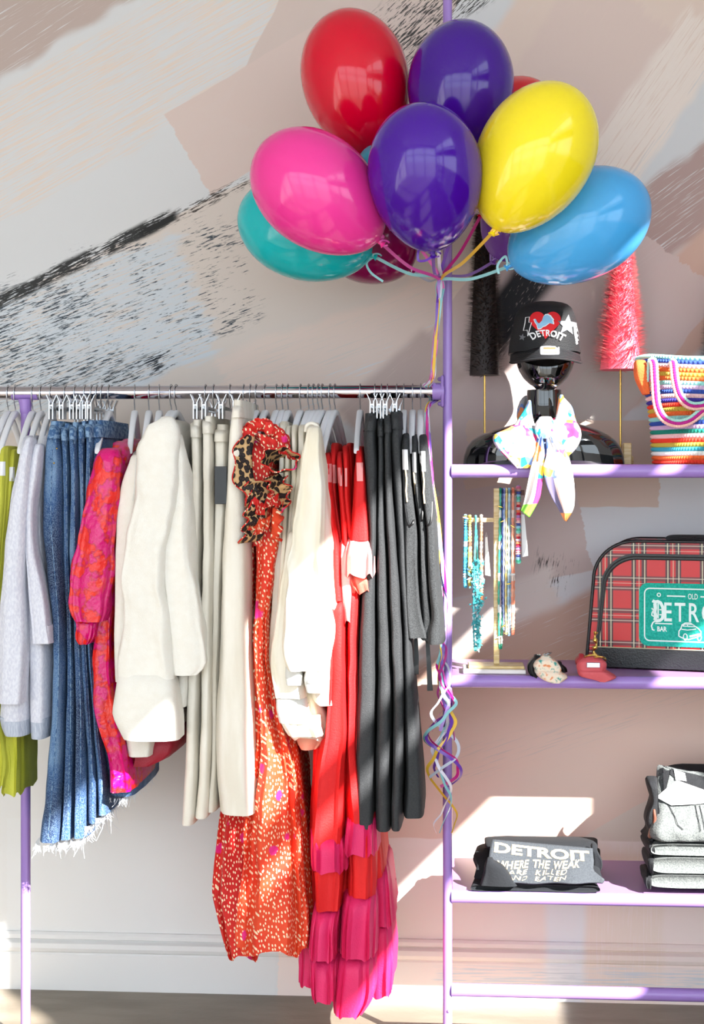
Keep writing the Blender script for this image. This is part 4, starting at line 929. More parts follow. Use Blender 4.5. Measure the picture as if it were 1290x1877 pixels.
# scarf
sc = thing('silk_scarf', 'white silk scarf with bright flower print tied in a bow on the mannequin', 'scarf', (P(990, 790, MY - .1).x, MY - .1, P(990, 790, MY).z))
YS = MY - .075
ctr = P(998, 770, MY)
rings = []
for i in range(45):
    a = 2 * PI * i / 44; sx = math.sin(a); cz = math.cos(a)
    c_ = Vector((ctr.x + .056 * sx, MY + .01 - .062 * cz, P(998, lerp(728, 792, (cz + 1) / 2), MY).z + .003 * math.sin(5 * a))); rad = Vector((sx, -cz, 0)).normalized(); w = .015 + .004 * math.sin(3 * a)
    rings.append([c_ + rad * (.010 * math.cos(t) + .0015 * math.sin(4 * t + 3 * a)) + Vector((0, 0, w * 1.5 * math.sin(t))) for t in [2 * PI * k / 20 for k in range(20)]])
MB().loft(rings, cap0=False, cap1=False).build('neck_wrap', M['scarf'], sc)
cloth('neck_fold', [(738, 968, 974), (758, 957, 976), (778, 944, 982), (798, 926, 992), (806, 918, 990)], YS - .02, .03, M['scarf'], sc, k=4, amp=.004, seed=200, n=48, step=5, hem=False)
cloth('neck_fold', [(728, 1026, 1034), (745, 1024, 1050), (765, 1020, 1056), (785, 1012, 1062), (800, 1006, 1064)], YS - .01, .03, M['scarf'], sc, k=4, amp=.004, seed=201, n=48, step=5, hem=False)
cloth('bow_loop', [(784, 930, 984), (795, 908, 992), (808, 906, 996), (822, 914, 998), (838, 930, 996), (852, 944, 984), (858, 950, 972)], YS - .07, .034, M['scarf'], sc, k=5, amp=.005, seed=202, n=60, step=4, hem=False, wob=.008)
cloth('bow_loop', [(774, 1008, 1058), (786, 1004, 1064), (800, 1002, 1065), (815, 1006, 1060), (830, 1012, 1050), (838, 1018, 1040)], YS - .065, .034, M['scarf'], sc, k=5, amp=.005, seed=203, n=60, step=4, hem=False, wob=.008)
cloth('bow_knot', [(768, 986, 1014), (778, 980, 1016), (792, 978, 1012), (804, 984, 1006)], YS - .09, .022, M['scarf'], sc, k=6, amp=.003, seed=204, n=48, step=3, hem=False)
def tail(name, left, right, mfn, y, seed):
    """left/right edges as pixel polylines, quads coloured by mfn(s across, t along) -> material slot"""
    n = 40; L_ = spline([Vector((a, b, 0)) for a, b in left], n); R_ = spline([Vector((a, b, 0)) for a, b in right], n); w = 16; vs = []; mb = MB(); rnd = random.Random(seed)
    for i in range(n):
        for j in range(w + 1):
            s = j / w; q = L_[i].lerp(R_[i], s); t = i / (n - 1); yy = lerp(YS - .10, y, smooth(t * 2.2)) - .010 * math.sin(PI * s) - .005 * math.sin(s * 11 + t * 4) * (1 - .4 * t)
            vs.append(P(q.x, q.y, yy))
    o_ = len(mb.v); mb.v = [Vector(v) for v in vs]
    for i in range(n - 1):
        for j in range(w): mb.f.append((i * (w + 1) + j, i * (w + 1) + j + 1, (i + 1) * (w + 1) + j + 1, (i + 1) * (w + 1) + j)); mb.m.append(mfn((j + .5) / w, (i + .5) / n))
    return mb.build(name, [M['scarf'], M['scarf_green'], M['scarf_pinkb'], M['scarf_slate'], M['scarf_orange'], M['scarf_rose'], M['scarf_cream']], sc, solid=.0012)
tail('scarf_tail', [(988, 800), (980, 830), (972, 860), (966, 890), (960, 920), (954, 936)], [(996, 800), (998, 830), (996, 860), (993, 890), (988, 915), (970, 949)], lambda s, t: 1 if t > .82 else (2 if s > .58 + .1 * (1 - t) and t > .5 else (6 if t > .3 and s < .6 else 0)), -.405, 1)
tail('scarf_tail', [(1000, 800), (1002, 830), (996, 858), (1000, 885), (1010, 910), (1024, 935), (1034, 954)], [(1014, 800), (1036, 825), (1046, 850), (1052, 885), (1053, 915), (1050, 935), (1038, 956)], lambda s, t: 4 if t > .84 else (3 if s < .3 and t > .42 else (5 if s < .52 and t > .45 else (6 if t > .25 and s > .45 else 0))), -.41, 2)

# bottle brush trees
def brush_tree(label, mt, u, vtop, vbot, wt, wb, y, n, seed, stem_m='wood_pale', base=True, hide=.5):
    B = P(u, vbot, y); T = P(u + (4 if mt == 'bristle_pink' else 0), vtop, y); k = PX(y); g = thing('bottle_brush_tree', label, 'ornament tree', (B.x, y, Z1), 'bottle brush trees')
    rnd = random.Random(seed); mb = MB()
    for _ in range(n):
        t = rnd.random() ** .8; rad = lerp(wb, wt, t) / 2 * k * rnd.uniform(.82, 1.05); a = rnd.random() * 2 * PI; c = B.lerp(T, t)
        d = Vector((math.cos(a), math.sin(a), rnd.uniform(-.12, .28))); e = c + d * rad; s0 = c + d * rad * .45; side = d.cross(Vector((0, 0, 1))).normalized() * .0013
        up = Vector((0, 0, .0013)); vs = [s0 + side, s0 - side, e + up, e - up * .3]; mb.add(vs, [(0, 1, 2), (0, 3, 1)], rnd.choice((0, 0, 1, 1, 2)))
    o = mb.build('bristles', [M[mt + '_%d' % q] for q in range(3)], g, sm=False); o['kind'] = 'stuff'
    MB().loft([[tuple(c + Vector((math.cos(q) * r, math.sin(q) * r, 0))) for q in [2 * PI * i / 20 for i in range(20)]] for c, r in ((B, wb * .30 * k), (T, wt * .30 * k))]).build('inner_core', M[mt + '_0'], g)
    MB().tube([(B.x, y, Z1 + .01), (B.x, y, B.z + .02)], .0026, 8).build('stem', M['gold'], g)
    if base: MB().box((B.x - .03, y - .022, Z1), (B.x + .03, y + .022, Z1 + .022), bev=.003).build('base', M['wood_pale'], g)
    return g
brush_tree('dark brown bottle brush tree behind the mannequin shoulder', 'bristle_brown', 888, 395, 688, 48, 92, -.105, 6500, 1)
brush_tree('coral pink bottle brush tree between mannequin and crochet bag', 'bristle_pink', 1137, 440, 678, 44, 124, -.115, 6500, 2)
brush_tree('black bottle brush tree at the right edge behind the bag', 'bristle_black', 1318, 470, 690, 22, 100, -.115, 4500, 3)
bk = thing('wood_block', 'small pale wooden block beside the mannequin shoulder', 'block', (P(1149, 845, -.16).x, -.16, Z1))
MB().box((P(1141, 845, -.16).x, -.175, Z1), (P(1156, 845, -.16).x, -.145, P(1150, 812, -.16).z), bev=.002).build('block', M['wood_pale'], bk, sm=False)

# crochet bag
BY = -.235
bag = thing('crochet_bag', 'striped multicolour crochet tote bag on the top shelf', 'bag', (P(1300, 848, BY).x, BY, Z1))
vz = HZ - (Z1 - CAM.z) * F / (BY - CAM.y)
rowsB = [(655, 1166, 1438), (690, 1178, 1432), (730, 1188, 1424), (790, 1196, 1410), (820, 1197, 1410), (vz, 1200, 1408)]
cols = [2, 3, 4, 5, 6, 5, 2, 9, 3, 4, 8, 0, 6, 5, 2, 3, 9, 10, 4, 0, 6, 12, 11, 5, 0]
nrow = len(cols); nst = 120
for i, ci in enumerate(cols):
    va = lerp(655, vz, i / nrow); vbm = lerp(655, vz, (i + 1) / nrow); rings = []
    for j in range(6):
        t = j / 5; v = lerp(va, vbm, t); uL, uR = rowat(rowsB, v); A = P(uL, v, BY); B_ = P(uR, v, BY); xc = (A.x + B_.x) / 2; a_ = (B_.x - A.x) / 2; b_ = .075; bulge = .0035 * math.sin(PI * t)
        ring = []
        for k in range(nst * 2):
            th = 2 * PI * k / (nst * 2); st = bulge * (1 + .55 * math.cos(PI * k + (PI if i % 2 else 0))); ex = math.copysign(abs(math.cos(th)) ** .7, math.cos(th)); ey = math.copysign(abs(math.sin(th)) ** .7, math.sin(th))
            zz = A.z + .004 * math.sin(3 * th + i * .15)*(1 - i / nrow) 
            ring.append((xc + (a_ + st) * ex, BY - (b_ + st) * ey, max(zz, Z1 + .0008)))
        rings.append(ring)
    MB().loft(rings, cap0=False, cap1=(i == nrow - 1)).build('crochet_row', M['yarn_%d' % ci], bag, sm=False)
fl_ = MB(); 
def handle(pts, name, zoff):
    h = None
    cp_ = spline([Vector(p) for p in pts], 90)
    for s, mname in ((-1, 'yarn_blush'), (0, 'yarn_magenta'), (1, 'yarn_mint')):
        out = []
        for i, p in enumerate(cp_):
            t = cp_[min(i + 1, 89)] - cp_[max(i - 1, 0)]; nn = Vector((t.z, 0, -t.x)).normalized(); out.append(p - nn * (.0062 * s) + Vector((0, -.002 * (s == 0), 0)))
        out2 = spline(out, 200); mb = MB().tube(out2, [.0036 + .0010 * (i % 3 == 0) for i in range(200)], 8); o = mb.build(name if h is None else 'handle_strand', M[mname], bag if h is None else h)
        h = h or o
yf_ = BY - .082
handle([P(u, v, yf_ - d) for u, v, d in ((1192, 700, -.004), (1194, 664, .0), (1198, 668, .008), (1200, 700, .012), (1204, 742, .014), (1216, 766, .016), (1238, 776, .018), (1262, 772, .018), (1284, 756, .016), (1310, 732, .014), (1322, 700, .012), (1326, 662, .006))], 'handle', 0)
handle([P(u, v, yf_ - d) for u, v, d in ((1232, 664, .002), (1234, 668, .010), (1238, 700, .016), (1246, 726, .020), (1262, 742, .022), (1284, 744, .022), (1310, 734, .022), (1336, 716, .02), (1356, 690, .014), (1362, 662, .006))], 'handle', 0)
cloth('folded_flap', [(664, 1165, 1185), (690, 1167, 1190), (712, 1176, 1192), (722, 1182, 1192)], BY - .05, .03, M['yarn_5'], bag, k=3, amp=.002, seed=210, n=30, step=5, hem=False)

# ------------------------------------------------------------------ middle shelf
NY = -.305
ns = thing('necklace_stand', 'pale wooden necklace stand with two arms on the middle shelf', 'jewellery stand', (P(908, 1235, NY).x, NY, Z2))
bx0 = P(848, 1236, NY).x; bx1 = P(962, 1236, NY).x
MB().box((bx0, NY - .045, Z2), (bx1, NY + .045, Z2 + .010), bev=.0015).build('base_board', M['board_white'], ns, sm=False)
MB().box((P(858, 1225, NY).x, NY - .032, Z2 + .010), (P(960, 1225, NY).x, NY + .04, Z2 + .017), bev=.0015).build('base_plate', M['wood_pale'], ns, sm=False)
MB().box((P(904.5, 1000, NY).x, NY - .004, Z2 + .017), (P(915, 1000, NY).x, NY + .004, ZV(895, NY, 910)), bev=.001).build('post', M['wood_pale'], ns, sm=False)
aU = ZV(903, NY, 930); aL = ZV(953, NY, 870)
MB().box((P(915, 900, NY).x, NY - .003, aU - .006), (P(961, 900, NY).x, NY + .003, aU + .006)).build('upper_arm', M['brown_bar'], ns, sm=False)
MB().box((P(848, 953, NY).x, NY - .003, aL - .005), (P(905, 953, NY).x, NY + .003, aL + .005)).build('lower_arm', M['wood_pale'], ns, sm=False)
def bead_mat(nm, cs):
    def fn(nt, v):
        z = nt.sep(v)[2]; f = nt.math('FRACT', nt.math('MULTIPLY', z, 1 / .075)); return nt.ramp(f, [(i / len(cs), lin(c)) for i, c in enumerate(cs)], 'CONSTANT')
    return mat(nm, fn=fn, rough=0.35)
bead_mat('beads_blue', [(54, 150, 200), (70, 164, 208), (60, 156, 204), (96, 186, 214), (70, 164, 208), (180, 220, 230)]); bead_mat('beads_yellow', [(236, 206, 100), (240, 222, 150), (238, 210, 110), (236, 200, 90), (240, 214, 120), (130, 90, 70)])
bead_mat('beads_turq', [(70, 176, 180), (96, 196, 200)]); bead_mat('beads_orange', [(236, 144, 100), (240, 170, 136), (244, 214, 200)]); bead_mat('beads_green', [(52, 160, 130), (70, 180, 150), (52, 160, 130), (220, 230, 220)])
bead_mat('beads_navy', [(40, 56, 110), (50, 70, 130), (44, 60, 116), (60, 90, 150)]); bead_mat('beads_lilac', [(150, 156, 206), (166, 176, 216), (150, 156, 206), (176, 196, 226)]); bead_mat('beads_lemon', [(236, 220, 160), (230, 206, 130), (236, 220, 160), (226, 200, 120)])
bead_mat('beads_sky', [(160, 196, 220), (190, 214, 228), (150, 188, 214), (200, 220, 232)]); bead_mat('beads_coral', [(240, 150, 120), (242, 170, 140), (240, 150, 120), (238, 214, 200)])
bead_mat('beads_stripe', [(206, 190, 206), (190, 40, 60), (236, 170, 150), (130, 206, 190), (90, 190, 160), (150, 206, 226), (70, 80, 150), (236, 196, 190), (226, 130, 160), (170, 130, 190), (204, 40, 70), (226, 120, 80)])
def necklace(label, u, arm, vbot, m, r, dx=2.0, seed=0, spread=.006, charm=0):
    rnd = random.Random(seed); z0 = arm + .0062 + r; zb = ZV(vbot, NY, u); x = P(u, 1000, NY).x; w = dx * PX(NY); g = thing('necklace', label, 'necklace', (x, NY, z0), 'necklaces on the stand')
    pts = [(0, -spread, z0 - .010), (0, -spread * .6, z0 - .001), (0, spread * .6, z0 - .001), (0, spread, z0 - .010), (w * .8, spread * 1.2, lerp(z0, zb, .35)), (w, spread * 1.0, lerp(z0, zb, .75)), (w * .6, spread * .4, zb + .006), (0, -spread * .2, zb), (-w * .6, -spread * .8, zb + .006), (-w, -spread * 1.4, lerp(z0, zb, .75)), (-w * .6, -spread * 1.4, lerp(z0, zb, .35))]
    pts = [Vector((x + a, NY + b, c)) for a, b, c in pts] ; pts.append(pts[0]); sp = spline(pts, 160)[:-1]
    MB().tube(sp, [r * (1 + .28 * math.cos(PI * i)) for i in range(len(sp))], 7, closed=True).build('strand', M[m], g)
    for k in range(charm):
        i = rnd.choice([q for q in range(len(sp)) if sp[q].y < NY]); c = sp[i]; s = MB(); a = rnd.uniform(-.6, .6)
        s.tube([c + Vector((-.007 * math.cos(a), -r, -.007 * math.sin(a))), c + Vector((0, -r - .001, 0)), c + Vector((.007 * math.cos(a), -r, .007 * math.sin(a)))], [.0006, .0022, .0006], 6); s.build('charm', M['thread_white' if k % 2 else 'gold'], g)
    return g
necklace('blue beaded necklace with bird charm, leftmost on the lower arm', 853, aL, 1075, 'beads_blue', .0034, 2, 1, charm=2)
necklace('yellow beaded necklace next to the blue one on the lower arm', 861, aL, 1072, 'beads_yellow', .0030, 1.5, 2, charm=2)
tq = necklace('turquoise chip necklace with long cluster on the lower arm', 872, aL, 1190, 'beads_turq', .0022, 4.5, 3, .010)
rnd = random.Random(5); chips = MB(); ch2 = MB()
for i in range(230):
    v = rnd.uniform(1028, 1190); t = (v - 1028) / 162; wd = (15 - 9 * max(0, t - .55) / .45); u = 873 + 3 * t + rnd.gauss(0, .42) * wd * .8; c = P(u, v, NY - .012 + rnd.gauss(0, .005)); s = rnd.uniform(.0035, .0068)
    ax_ = Vector((rnd.gauss(0, 1), rnd.gauss(0, 1), rnd.gauss(0, 1))).normalized(); b1 = ax_.orthogonal().normalized(); b2 = ax_.cross(b1)
    tgt = chips if rnd.random() < .8 else ch2
    tgt.add([c + ax_ * s * 1.4, c - ax_ * s * 1.4, c + b1 * s * .7, c + b2 * s * .7, c - b1 * s * .7, c - b2 * s * .7], [(0, 2, 3), (0, 3, 4), (0, 4, 5), (0, 5, 2), (1, 3, 2), (1, 4, 3), (1, 5, 4), (1, 2, 5)])
o = chips.build('stone_chips', M['beads_turq'], tq, sm=False); o['kind'] = 'stuff'
o = ch2.build('pale_chips', mat('chip_pale', (206, 232, 232), .4), tq, sm=False); o['kind'] = 'stuff'
necklace('orange beaded necklace, rightmost on the lower arm', 882, aL, 1102, 'beads_orange', .0032, 1.2, 4)
necklace('green beaded necklace beside the stand post, longest on the upper arm', 917, aU, 1186, 'beads_green', .0024, 3.5, 5, charm=2)
necklace('navy beaded necklace, second on the upper arm', 921, aU, 1120, 'beads_navy', .0020, 1.4, 6, charm=1)
necklace('lilac blue beaded necklace on the upper arm', 924, aU, 1152, 'beads_lilac', .0022, 2, 7, .008, charm=1)
necklace('pale yellow beaded necklace on the upper arm', 928, aU, 1160, 'beads_lemon', .0021, 1.8, 8, .009, charm=1)
necklace('sky blue beaded necklace on the upper arm', 933, aU, 1162, 'beads_sky', .0026, 2, 9, .007, charm=1)
necklace('coral orange beaded necklace on the upper arm', 940, aU, 1160, 'beads_coral', .0030, 1.6, 10, charm=2)
necklace('thick rainbow striped bead necklace at the end of the upper arm', 950, aU, 1029, 'beads_stripe', .0052, 1.0, 11, .007)
for lab, poly in (('white price tag hanging beside the rainbow necklace', [(955, 942), (961, 944), (968, 1019), (957, 1021)]), ('narrow white price tag behind the orange necklace', [(889, 985), (893, 984), (899, 1056), (889, 1054)])):
    a = [P(u, v, NY + .004) for u, v in poly]; t_ = thing('price_tag', lab, 'tag', tuple(a[0]), 'jewellery tags'); MB().add(a + [q + Vector((0, .0006, 0)) for q in a], [(0, 1, 2, 3), (7, 6, 5, 4), (0, 4, 5, 1), (1, 5, 6, 2), (2, 6, 7, 3), (3, 7, 4, 0)]).build('card', M['card'], t_, sm=False)
    MB().tube([a[0], (a[0] + a[1]) / 2 + Vector((0, -.002, .012)), a[1]], .0004, 4).build('string', M['thread_white'], t_)

# folded fabric key fobs lying on the shelf edge
def wedge(name, pts_front, y0, y1, m, parent, th=.004):
    a = [P(u, v, y0 if k < len(pts_front) / 2 else y1) for k, (u, v) in enumerate(pts_front)]
    return MB().add(a + [q + Vector((0, 0, -th)) for q in a], [tuple(range(len(a)))] + [tuple(range(2 * len(a) - 1, len(a) - 1, -1))] + [(i, (i + 1) % len(a), len(a) + (i + 1) % len(a), len(a) + i) for i in range(len(a))]).build(name, m, parent, sm=False)
fy = -.36
f1 = thing('fabric_key_fob', 'beige patterned folded fabric fob with black lace on the middle shelf', 'key fob', (P(1005, 1245, fy).x, fy, Z2), 'fabric fobs')
cloth('lower_fold', [(1229, 980, 1024), (1236, 982, 1036), (1243, 988, 1042), (1249, 998, 1034), (1252, 1010, 1028)], fy - .01, .034, M['fob_beige'], f1, k=3, amp=.002, seed=220, n=40, step=2, hem=False)
cloth('upper_fold', [(1207, 992, 1012), (1214, 982, 1022), (1222, 978, 1028), (1230, 982, 1030), (1234, 988, 1026)], fy - .012, .026, M['fob_beige'], f1, k=3, amp=.002, seed=221, n=40, step=2, hem=False)
cloth('black_lace', [(1206, 978, 990), (1216, 969, 986), (1226, 967, 986), (1236, 970, 990), (1243, 980, 994)], fy + .005, .02, M['black_satin'], f1, k=9, amp=.003, seed=222, n=54, step=2, hem=False)
cloth('black_lace', [(1218, 1022, 1030), (1225, 1024, 1038), (1232, 1028, 1040)], fy + .005, .018, M['black_satin'], f1, k=9, amp=.003, seed=223, n=54, step=2, hem=False)
for q in ((984, 1200, 996, 1204), (992, 1203, 1006, 1198), (1000, 1201, 1011, 1196)): MB().tube([P(q[0], q[1], fy - .01), P((q[0] + q[2]) / 2, (q[1] + q[3]) / 2 - 1, fy - .02), P(q[2], q[3], fy - .01)], [.001, .003, .001], 6).build('metal_charm', M['steel'], f1)
f2 = thing('fabric_key_fob', 'dusty pink folded fabric fob with gold clasp in front of the tartan case', 'key fob', (P(1095, 1245, fy).x, fy, Z2), 'fabric fobs')
cloth('lower_fold', [(1228, 1060, 1108), (1236, 1061, 1122), (1242, 1066, 1131), (1247, 1088, 1122), (1250, 1098, 1110)], fy - .012, .034, M['fob_pink'], f2, k=3, amp=.002, seed=224, n=40, step=2, hem=False)
cloth('upper_fold', [(1208, 1068, 1104), (1216, 1060, 1112), (1226, 1059, 1112), (1235, 1062, 1108)], fy - .012, .026, M['fob_pink'], f2, k=3, amp=.0015, seed=225, n=40, step=2, hem=False)
cloth('side_roll', [(1204, 1062, 1072), (1212, 1057, 1070), (1220, 1058, 1068)], fy + .0, .018, M['fob_red'], f2, k=2, amp=.001, seed=226, n=30, step=2, hem=False)
MB().box(P(1075, 1224, fy - .042), P(1099, 1214, fy - .036), bev=.001).build('metal_plate', M['steel'], f2, sm=False)
for cxx, vv, rx in ((1086, 1206, 15), (1098, 1209, 12)):
    MB().tube([P(cxx + rx * math.cos(a), vv + 5 * math.sin(a), fy - .02 + .012 * math.sin(a)) for a in [2 * PI * k / 24 for k in range(24)]], .0022, 7, closed=True).build('ring', M['gold'], f2)
MB().tube(spline([Vector(P(u, v, fy + .015)) for u, v in ((1091, 1204), (1088, 1192), (1093, 1182), (1090, 1170), (1092, 1158))], 20), [.004 + .002 * math.sin(i * 1.1) for i in range(20)], 8).build('clasp', M['gold'], f2)

# tartan case
A0 = G(1074, 1222, Z2); A0.y = min(max(A0.y, -.30), -.22); A0 = Vector((P(1074, 1222, A0.y).x, A0.y, Z2)); rot = math.radians(-13); ex = Vector((math.cos(rot), math.sin(rot), 0)); ey = Vector((-math.sin(rot), math.cos(rot), 0))
CW = .506; CHt = .29
kc = (ZV(992, A0.y, 1180) - Z2) / CHt
CHt = ZV(994, A0.y, 1180) - Z2
case = thing('tartan_case', 'red tartan travel case with black piping and green patch on the middle shelf', 'case', tuple(A0))
def CF(s, h, d=0.0): return A0 + ex * s + ey * (-d) + Vector((0, 0, h))          # s along, h up, d proud of the front face
def arch(w, h, x0, z0, rad, n=14, lean=.018):
    pts = [(x0, z0)]
    for k in range(n + 1):
        a = PI - PI / 2 * k / n; pts.append((x0 + lean + rad + rad * math.cos(a), z0 + h - rad * .95 + rad * .95 * math.sin(a)))
    for k in range(n + 1):
        a = PI / 2 - PI / 2 * k / n; pts.append((x0 + w - lean - rad + rad * math.cos(a), z0 + h - rad * .95 + rad * .95 * math.sin(a)))
    pts.append((x0 + w, z0)); return pts
out_ = arch(CW, CHt, 0, .004, .10); inn = arch(CW - .036, CHt - .030, .018, .004, .085); pan = arch(CW - .056, CHt - .044, .028, .004, .075)
def slab(pl, d0, d1, m, name, parent, sm=False, e=.004):
    r0 = [CF(s, h, d0) for s, h in pl]; r1 = [CF(s, h, d1 - e) for s, h in pl]; cx_ = sum(s for s, h in pl) / len(pl); cz_ = sum(h for s, h in pl) / len(pl)
    r2 = [CF(lerp(s, cx_, .015), lerp(h, cz_, .015), d1) for s, h in pl]
    return MB().loft([r0, r1, r2]).build(name, m, parent, sm=sm)
body = slab(out_, -.15, 0, M['tartan'], 'body', case)
MB().tube([CF(s, h, 0) for s, h in out_], .0042, 8).build('front_piping', M['black_leather'], case)
MB().tube([CF(s, h, -.15) for s, h in out_], .0042, 8).build('rear_piping', M['black_leather'], case)
zb_ = []
for (s, h), (s2, h2) in zip(inn, pan): zb_.append([CF(s, h, .001), CF(s, h, .004), CF(s2, h2, .004), CF(s2, h2, .001)])
MB().loft(zb_).build('zip_band', M['black_leather'], case, sm=False)
MB().tube([CF(lerp(s, s2, .5), lerp(h, h2, .5), .0045) for (s, h), (s2, h2) in zip(inn, pan)], .0014, 6).build('zip_teeth', M['rubber_black'], case)
MB().tube([CF(s, h, .004) for s, h in pan], .0016, 6).build('pocket_piping', M['rubber_black'], case)
slab([(s, max(h, .05)) for s, h in pan], .001, .006, M['tartan'], 'front_pocket', case)
slab([(.014, .004), (.016, .052), (CW - .016, .052), (CW - .014, .004)], .0, .009, M['black_leather'], 'base_band', case)
MB().tube([CF(.02, .052, .0095), CF(CW - .02, .052, .0095)], .0012, 5).build('base_stitching', mat('stitch_cream', (196, 186, 150), .7), case)
MB().tube(spline([CF(s, h, -.07) for s, h in ((.19, CHt + .002), (.2, CHt + .007), (.253, CHt + .008), (.306, CHt + .007), (.316, CHt + .002))], 24), 1.0, flat=(.010, .003)).build('handle', M['black_leather'], case, sm=False)
# green felt patch, plate lettering
Sx = lambda u: (u - 1074) * PX(A0.y) / .985; PX0 = Sx(1168); PXW = CW - 2 * PX0; zc1 = ZV(1066, A0.y, 1200) - Z2; zc0 = ZV(1180, A0.y, 1200) - Z2
def PT(s, h, off): return CF(PX0 + s * PXW, zc0 + h * (zc1 - zc0), .0065 + off)
asp = PXW / (zc1 - zc0)
def plate(mg, rad, n=6):
    pts = []; rx = rad / asp
    for cx_, cy_, a0 in ((1 - mg / asp - rx, 1 - mg - rad, 0), (mg / asp + rx, 1 - mg - rad, 90), (mg / asp + rx, mg + rad, 180), (1 - mg / asp - rx, mg + rad, 270)):
        for k in range(n + 1): a = math.radians(a0 + 90 * k / n); pts.append((cx_ + rx * math.cos(a), cy_ + rad * math.sin(a)))
    return pts
pl = plate(0, .14); fo = MB().loft([[PT(s, h, 0) for s, h in pl], [PT(s, h, .002) for s, h in pl]]).build('felt_patch', M['felt_green'], case, sm=False)
PTF = lambda s, h, off: PT(s, h, .0022 + off)
ln = lambda nm, pts, w=.022, cl=False: line_on(nm, [(a * asp, b) for a, b in pts], w, lambda u, v, o: PTF(u / asp, v, o), .0004, M['print_white'], fo, cl)
ln('plate_border', plate(.085, .08), .020, True)
def ptext(nm, s, x0, x1, h0, h1, bold=.02, sp=1.0): return text_on(nm, s, (x0, x1, h1, h0), None, PTF, .0005, M['print_white'], fo, bold, sp)
ptext('plate_lettering', 'ETROIT', .235, .90, .395, .70, .012, 1.25)
ptext('plate_lettering', 'OLD', .455, .545, .755, .845, .01); ptext('plate_lettering', 'BAR', .17, .26, .235, .315, .03)
ln('plate_rule', [(.26, .80), (.43, .80)]); ln('plate_rule', [(.57, .80), (.74, .80)]); ln('plate_rule', [(.15, .36), (.31, .36)], .018); ln('plate_rule', [(.62, .36), (.90, .36)], .018)
for cx_ in (.185, .815): ln('plate_bolt', [(cx_ + .016 * math.cos(a), .815 + .016 * asp * math.sin(a)) for a in [2 * PI * k / 14 for k in range(14)]], .014, True)
# old style initial D: heavy stem, bowl, inner strokes and a curled foot
ln('initial_letter', [(.125, .72), (.15, .70), (.175, .71), (.20, .69), (.222, .62), (.226, .52), (.218, .44), (.195, .41), (.165, .40), (.145, .41)], .05)
ln('initial_letter', [(.148, .68), (.152, .60), (.146, .54), (.156, .48), (.15, .41)], .055); ln('initial_letter', [(.178, .68), (.178, .44)], .022); ln('initial_letter', [(.19, .58), (.218, .58)], .02); ln('initial_letter', [(.19, .50), (.218, .50)], .02)
ln('initial_letter', [(.15, .40), (.128, .37), (.116, .32), (.125, .26), (.145, .25)], .022); ln('initial_letter', [(.118, .60), (.135, .57), (.122, .53), (.118, .49), (.14, .47)], .022)
car = [(.37, .17), (.372, .25), (.39, .29), (.40, .35), (.43, .38), (.48, .38), (.515, .34), (.55, .30), (.575, .25), (.575, .20), (.55, .17), (.46, .12), (.42, .13), (.37, .17)]
ln('car_outline', car, .018); ln('car_outline', [(.405, .33), (.425, .36), (.50, .36), (.52, .325), (.405, .33)], .014); ln('car_outline', [(.45, .36), (.452, .33)], .012); ln('car_outline', [(.395, .28), (.45, .27), (.53, .29)], .014)
for cx_ in (.43, .56): ln('car_outline', [(cx_ + .018 * math.cos(a), .16 + .05 * math.sin(a)) for a in [2 * PI * k / 14 for k in range(14)]], .016, True)
ln('car_outline', [(.47, .17), (.56, .21), (.575, .19)], .03)

# ------------------------------------------------------------------ bottom shelf: folded T-shirts and jeans
TY = -.355
def folded(name, label, cat, group, sections, m, yb, parent=None, seed=0, th=None):
    pass
def sheet_stack(rows_xyz, m, name, parent, n=40, seed=0, wob=.002):
    """rows_xyz: list of (y, z_bottom, z_top, u_left, u_right) sections from front to back -> closed cushion"""
    rings = []
    for y, z0, z1_, ul, ur in rows_xyz:
        xl = P(ul, 1600, y).x; xr = P(ur, 1600, y).x; zc = (z0 + z1_) / 2; hz = (z1_ - z0) / 2; ring = []
        for i in range(n):
            t = i / n
            a = 2 * PI * t; cx_ = math.copysign(abs(math.cos(a)) ** .28, math.cos(a)); sz = math.copysign(abs(math.sin(a)) ** .6, math.sin(a))
            x = lerp(xl, xr, .5 + .5 * cx_); w = noise.noise((x * 22 + seed, y * 14, zc * 30 + seed)) * wob
            ring.append((x + w, y + w * .6, max(zc + hz * sz + w * .7, z0)))
        rings.append(ring)
    mb = MB().loft(rings); return mb.build(name, m, parent), mb
t1 = thing('folded_tshirt', 'folded dark T-shirt lowest in the pile on the bottom shelf', 'T-shirt', (P(985, 1634, TY).x, TY, Z3), 'folded T-shirts')
sheet_stack([(TY - .012, Z3 + .004, Z3 + .012, 866, 1096), (TY - .018, Z3 + .001, Z3 + .017, 864, 1100), (TY + .04, Z3, Z3 + .02, 868, 1092), (TY + .12, Z3, Z3 + .02, 874, 1090), (TY + .20, Z3, Z3 + .018, 878, 1086), (TY + .21, Z3 + .004, Z3 + .012, 880, 1084)], M['tee_black'], 'folded_body', t1, seed=1, wob=.005)
t2 = thing('folded_tshirt', 'folded black T-shirt in the middle of the pile on the bottom shelf', 'T-shirt', (P(985, 1620, TY).x, TY, Z3 + .021), 'folded T-shirts')
sheet_stack([(TY + .004, Z3 + .0205, Z3 + .026, 872, 1098), (TY + .010, Z3 + .019, Z3 + .030, 868, 1104), (TY + .05, Z3 + .021, Z3 + .044, 870, 1100), (TY + .12, Z3 + .021, Z3 + .060, 868, 1104), (TY + .20, Z3 + .021, Z3 + .055, 872, 1100), (TY + .21, Z3 + .026, Z3 + .045, 876, 1098)], M['tee_black'], 'folded_body', t2, seed=7, wob=.008)
t3 = thing('folded_tshirt', 'grey-black T-shirt with gold slogan lying folded on top of the pile', 'T-shirt', (P(985, 1600, TY).x, TY, Z3 + .05), 'folded T-shirts')
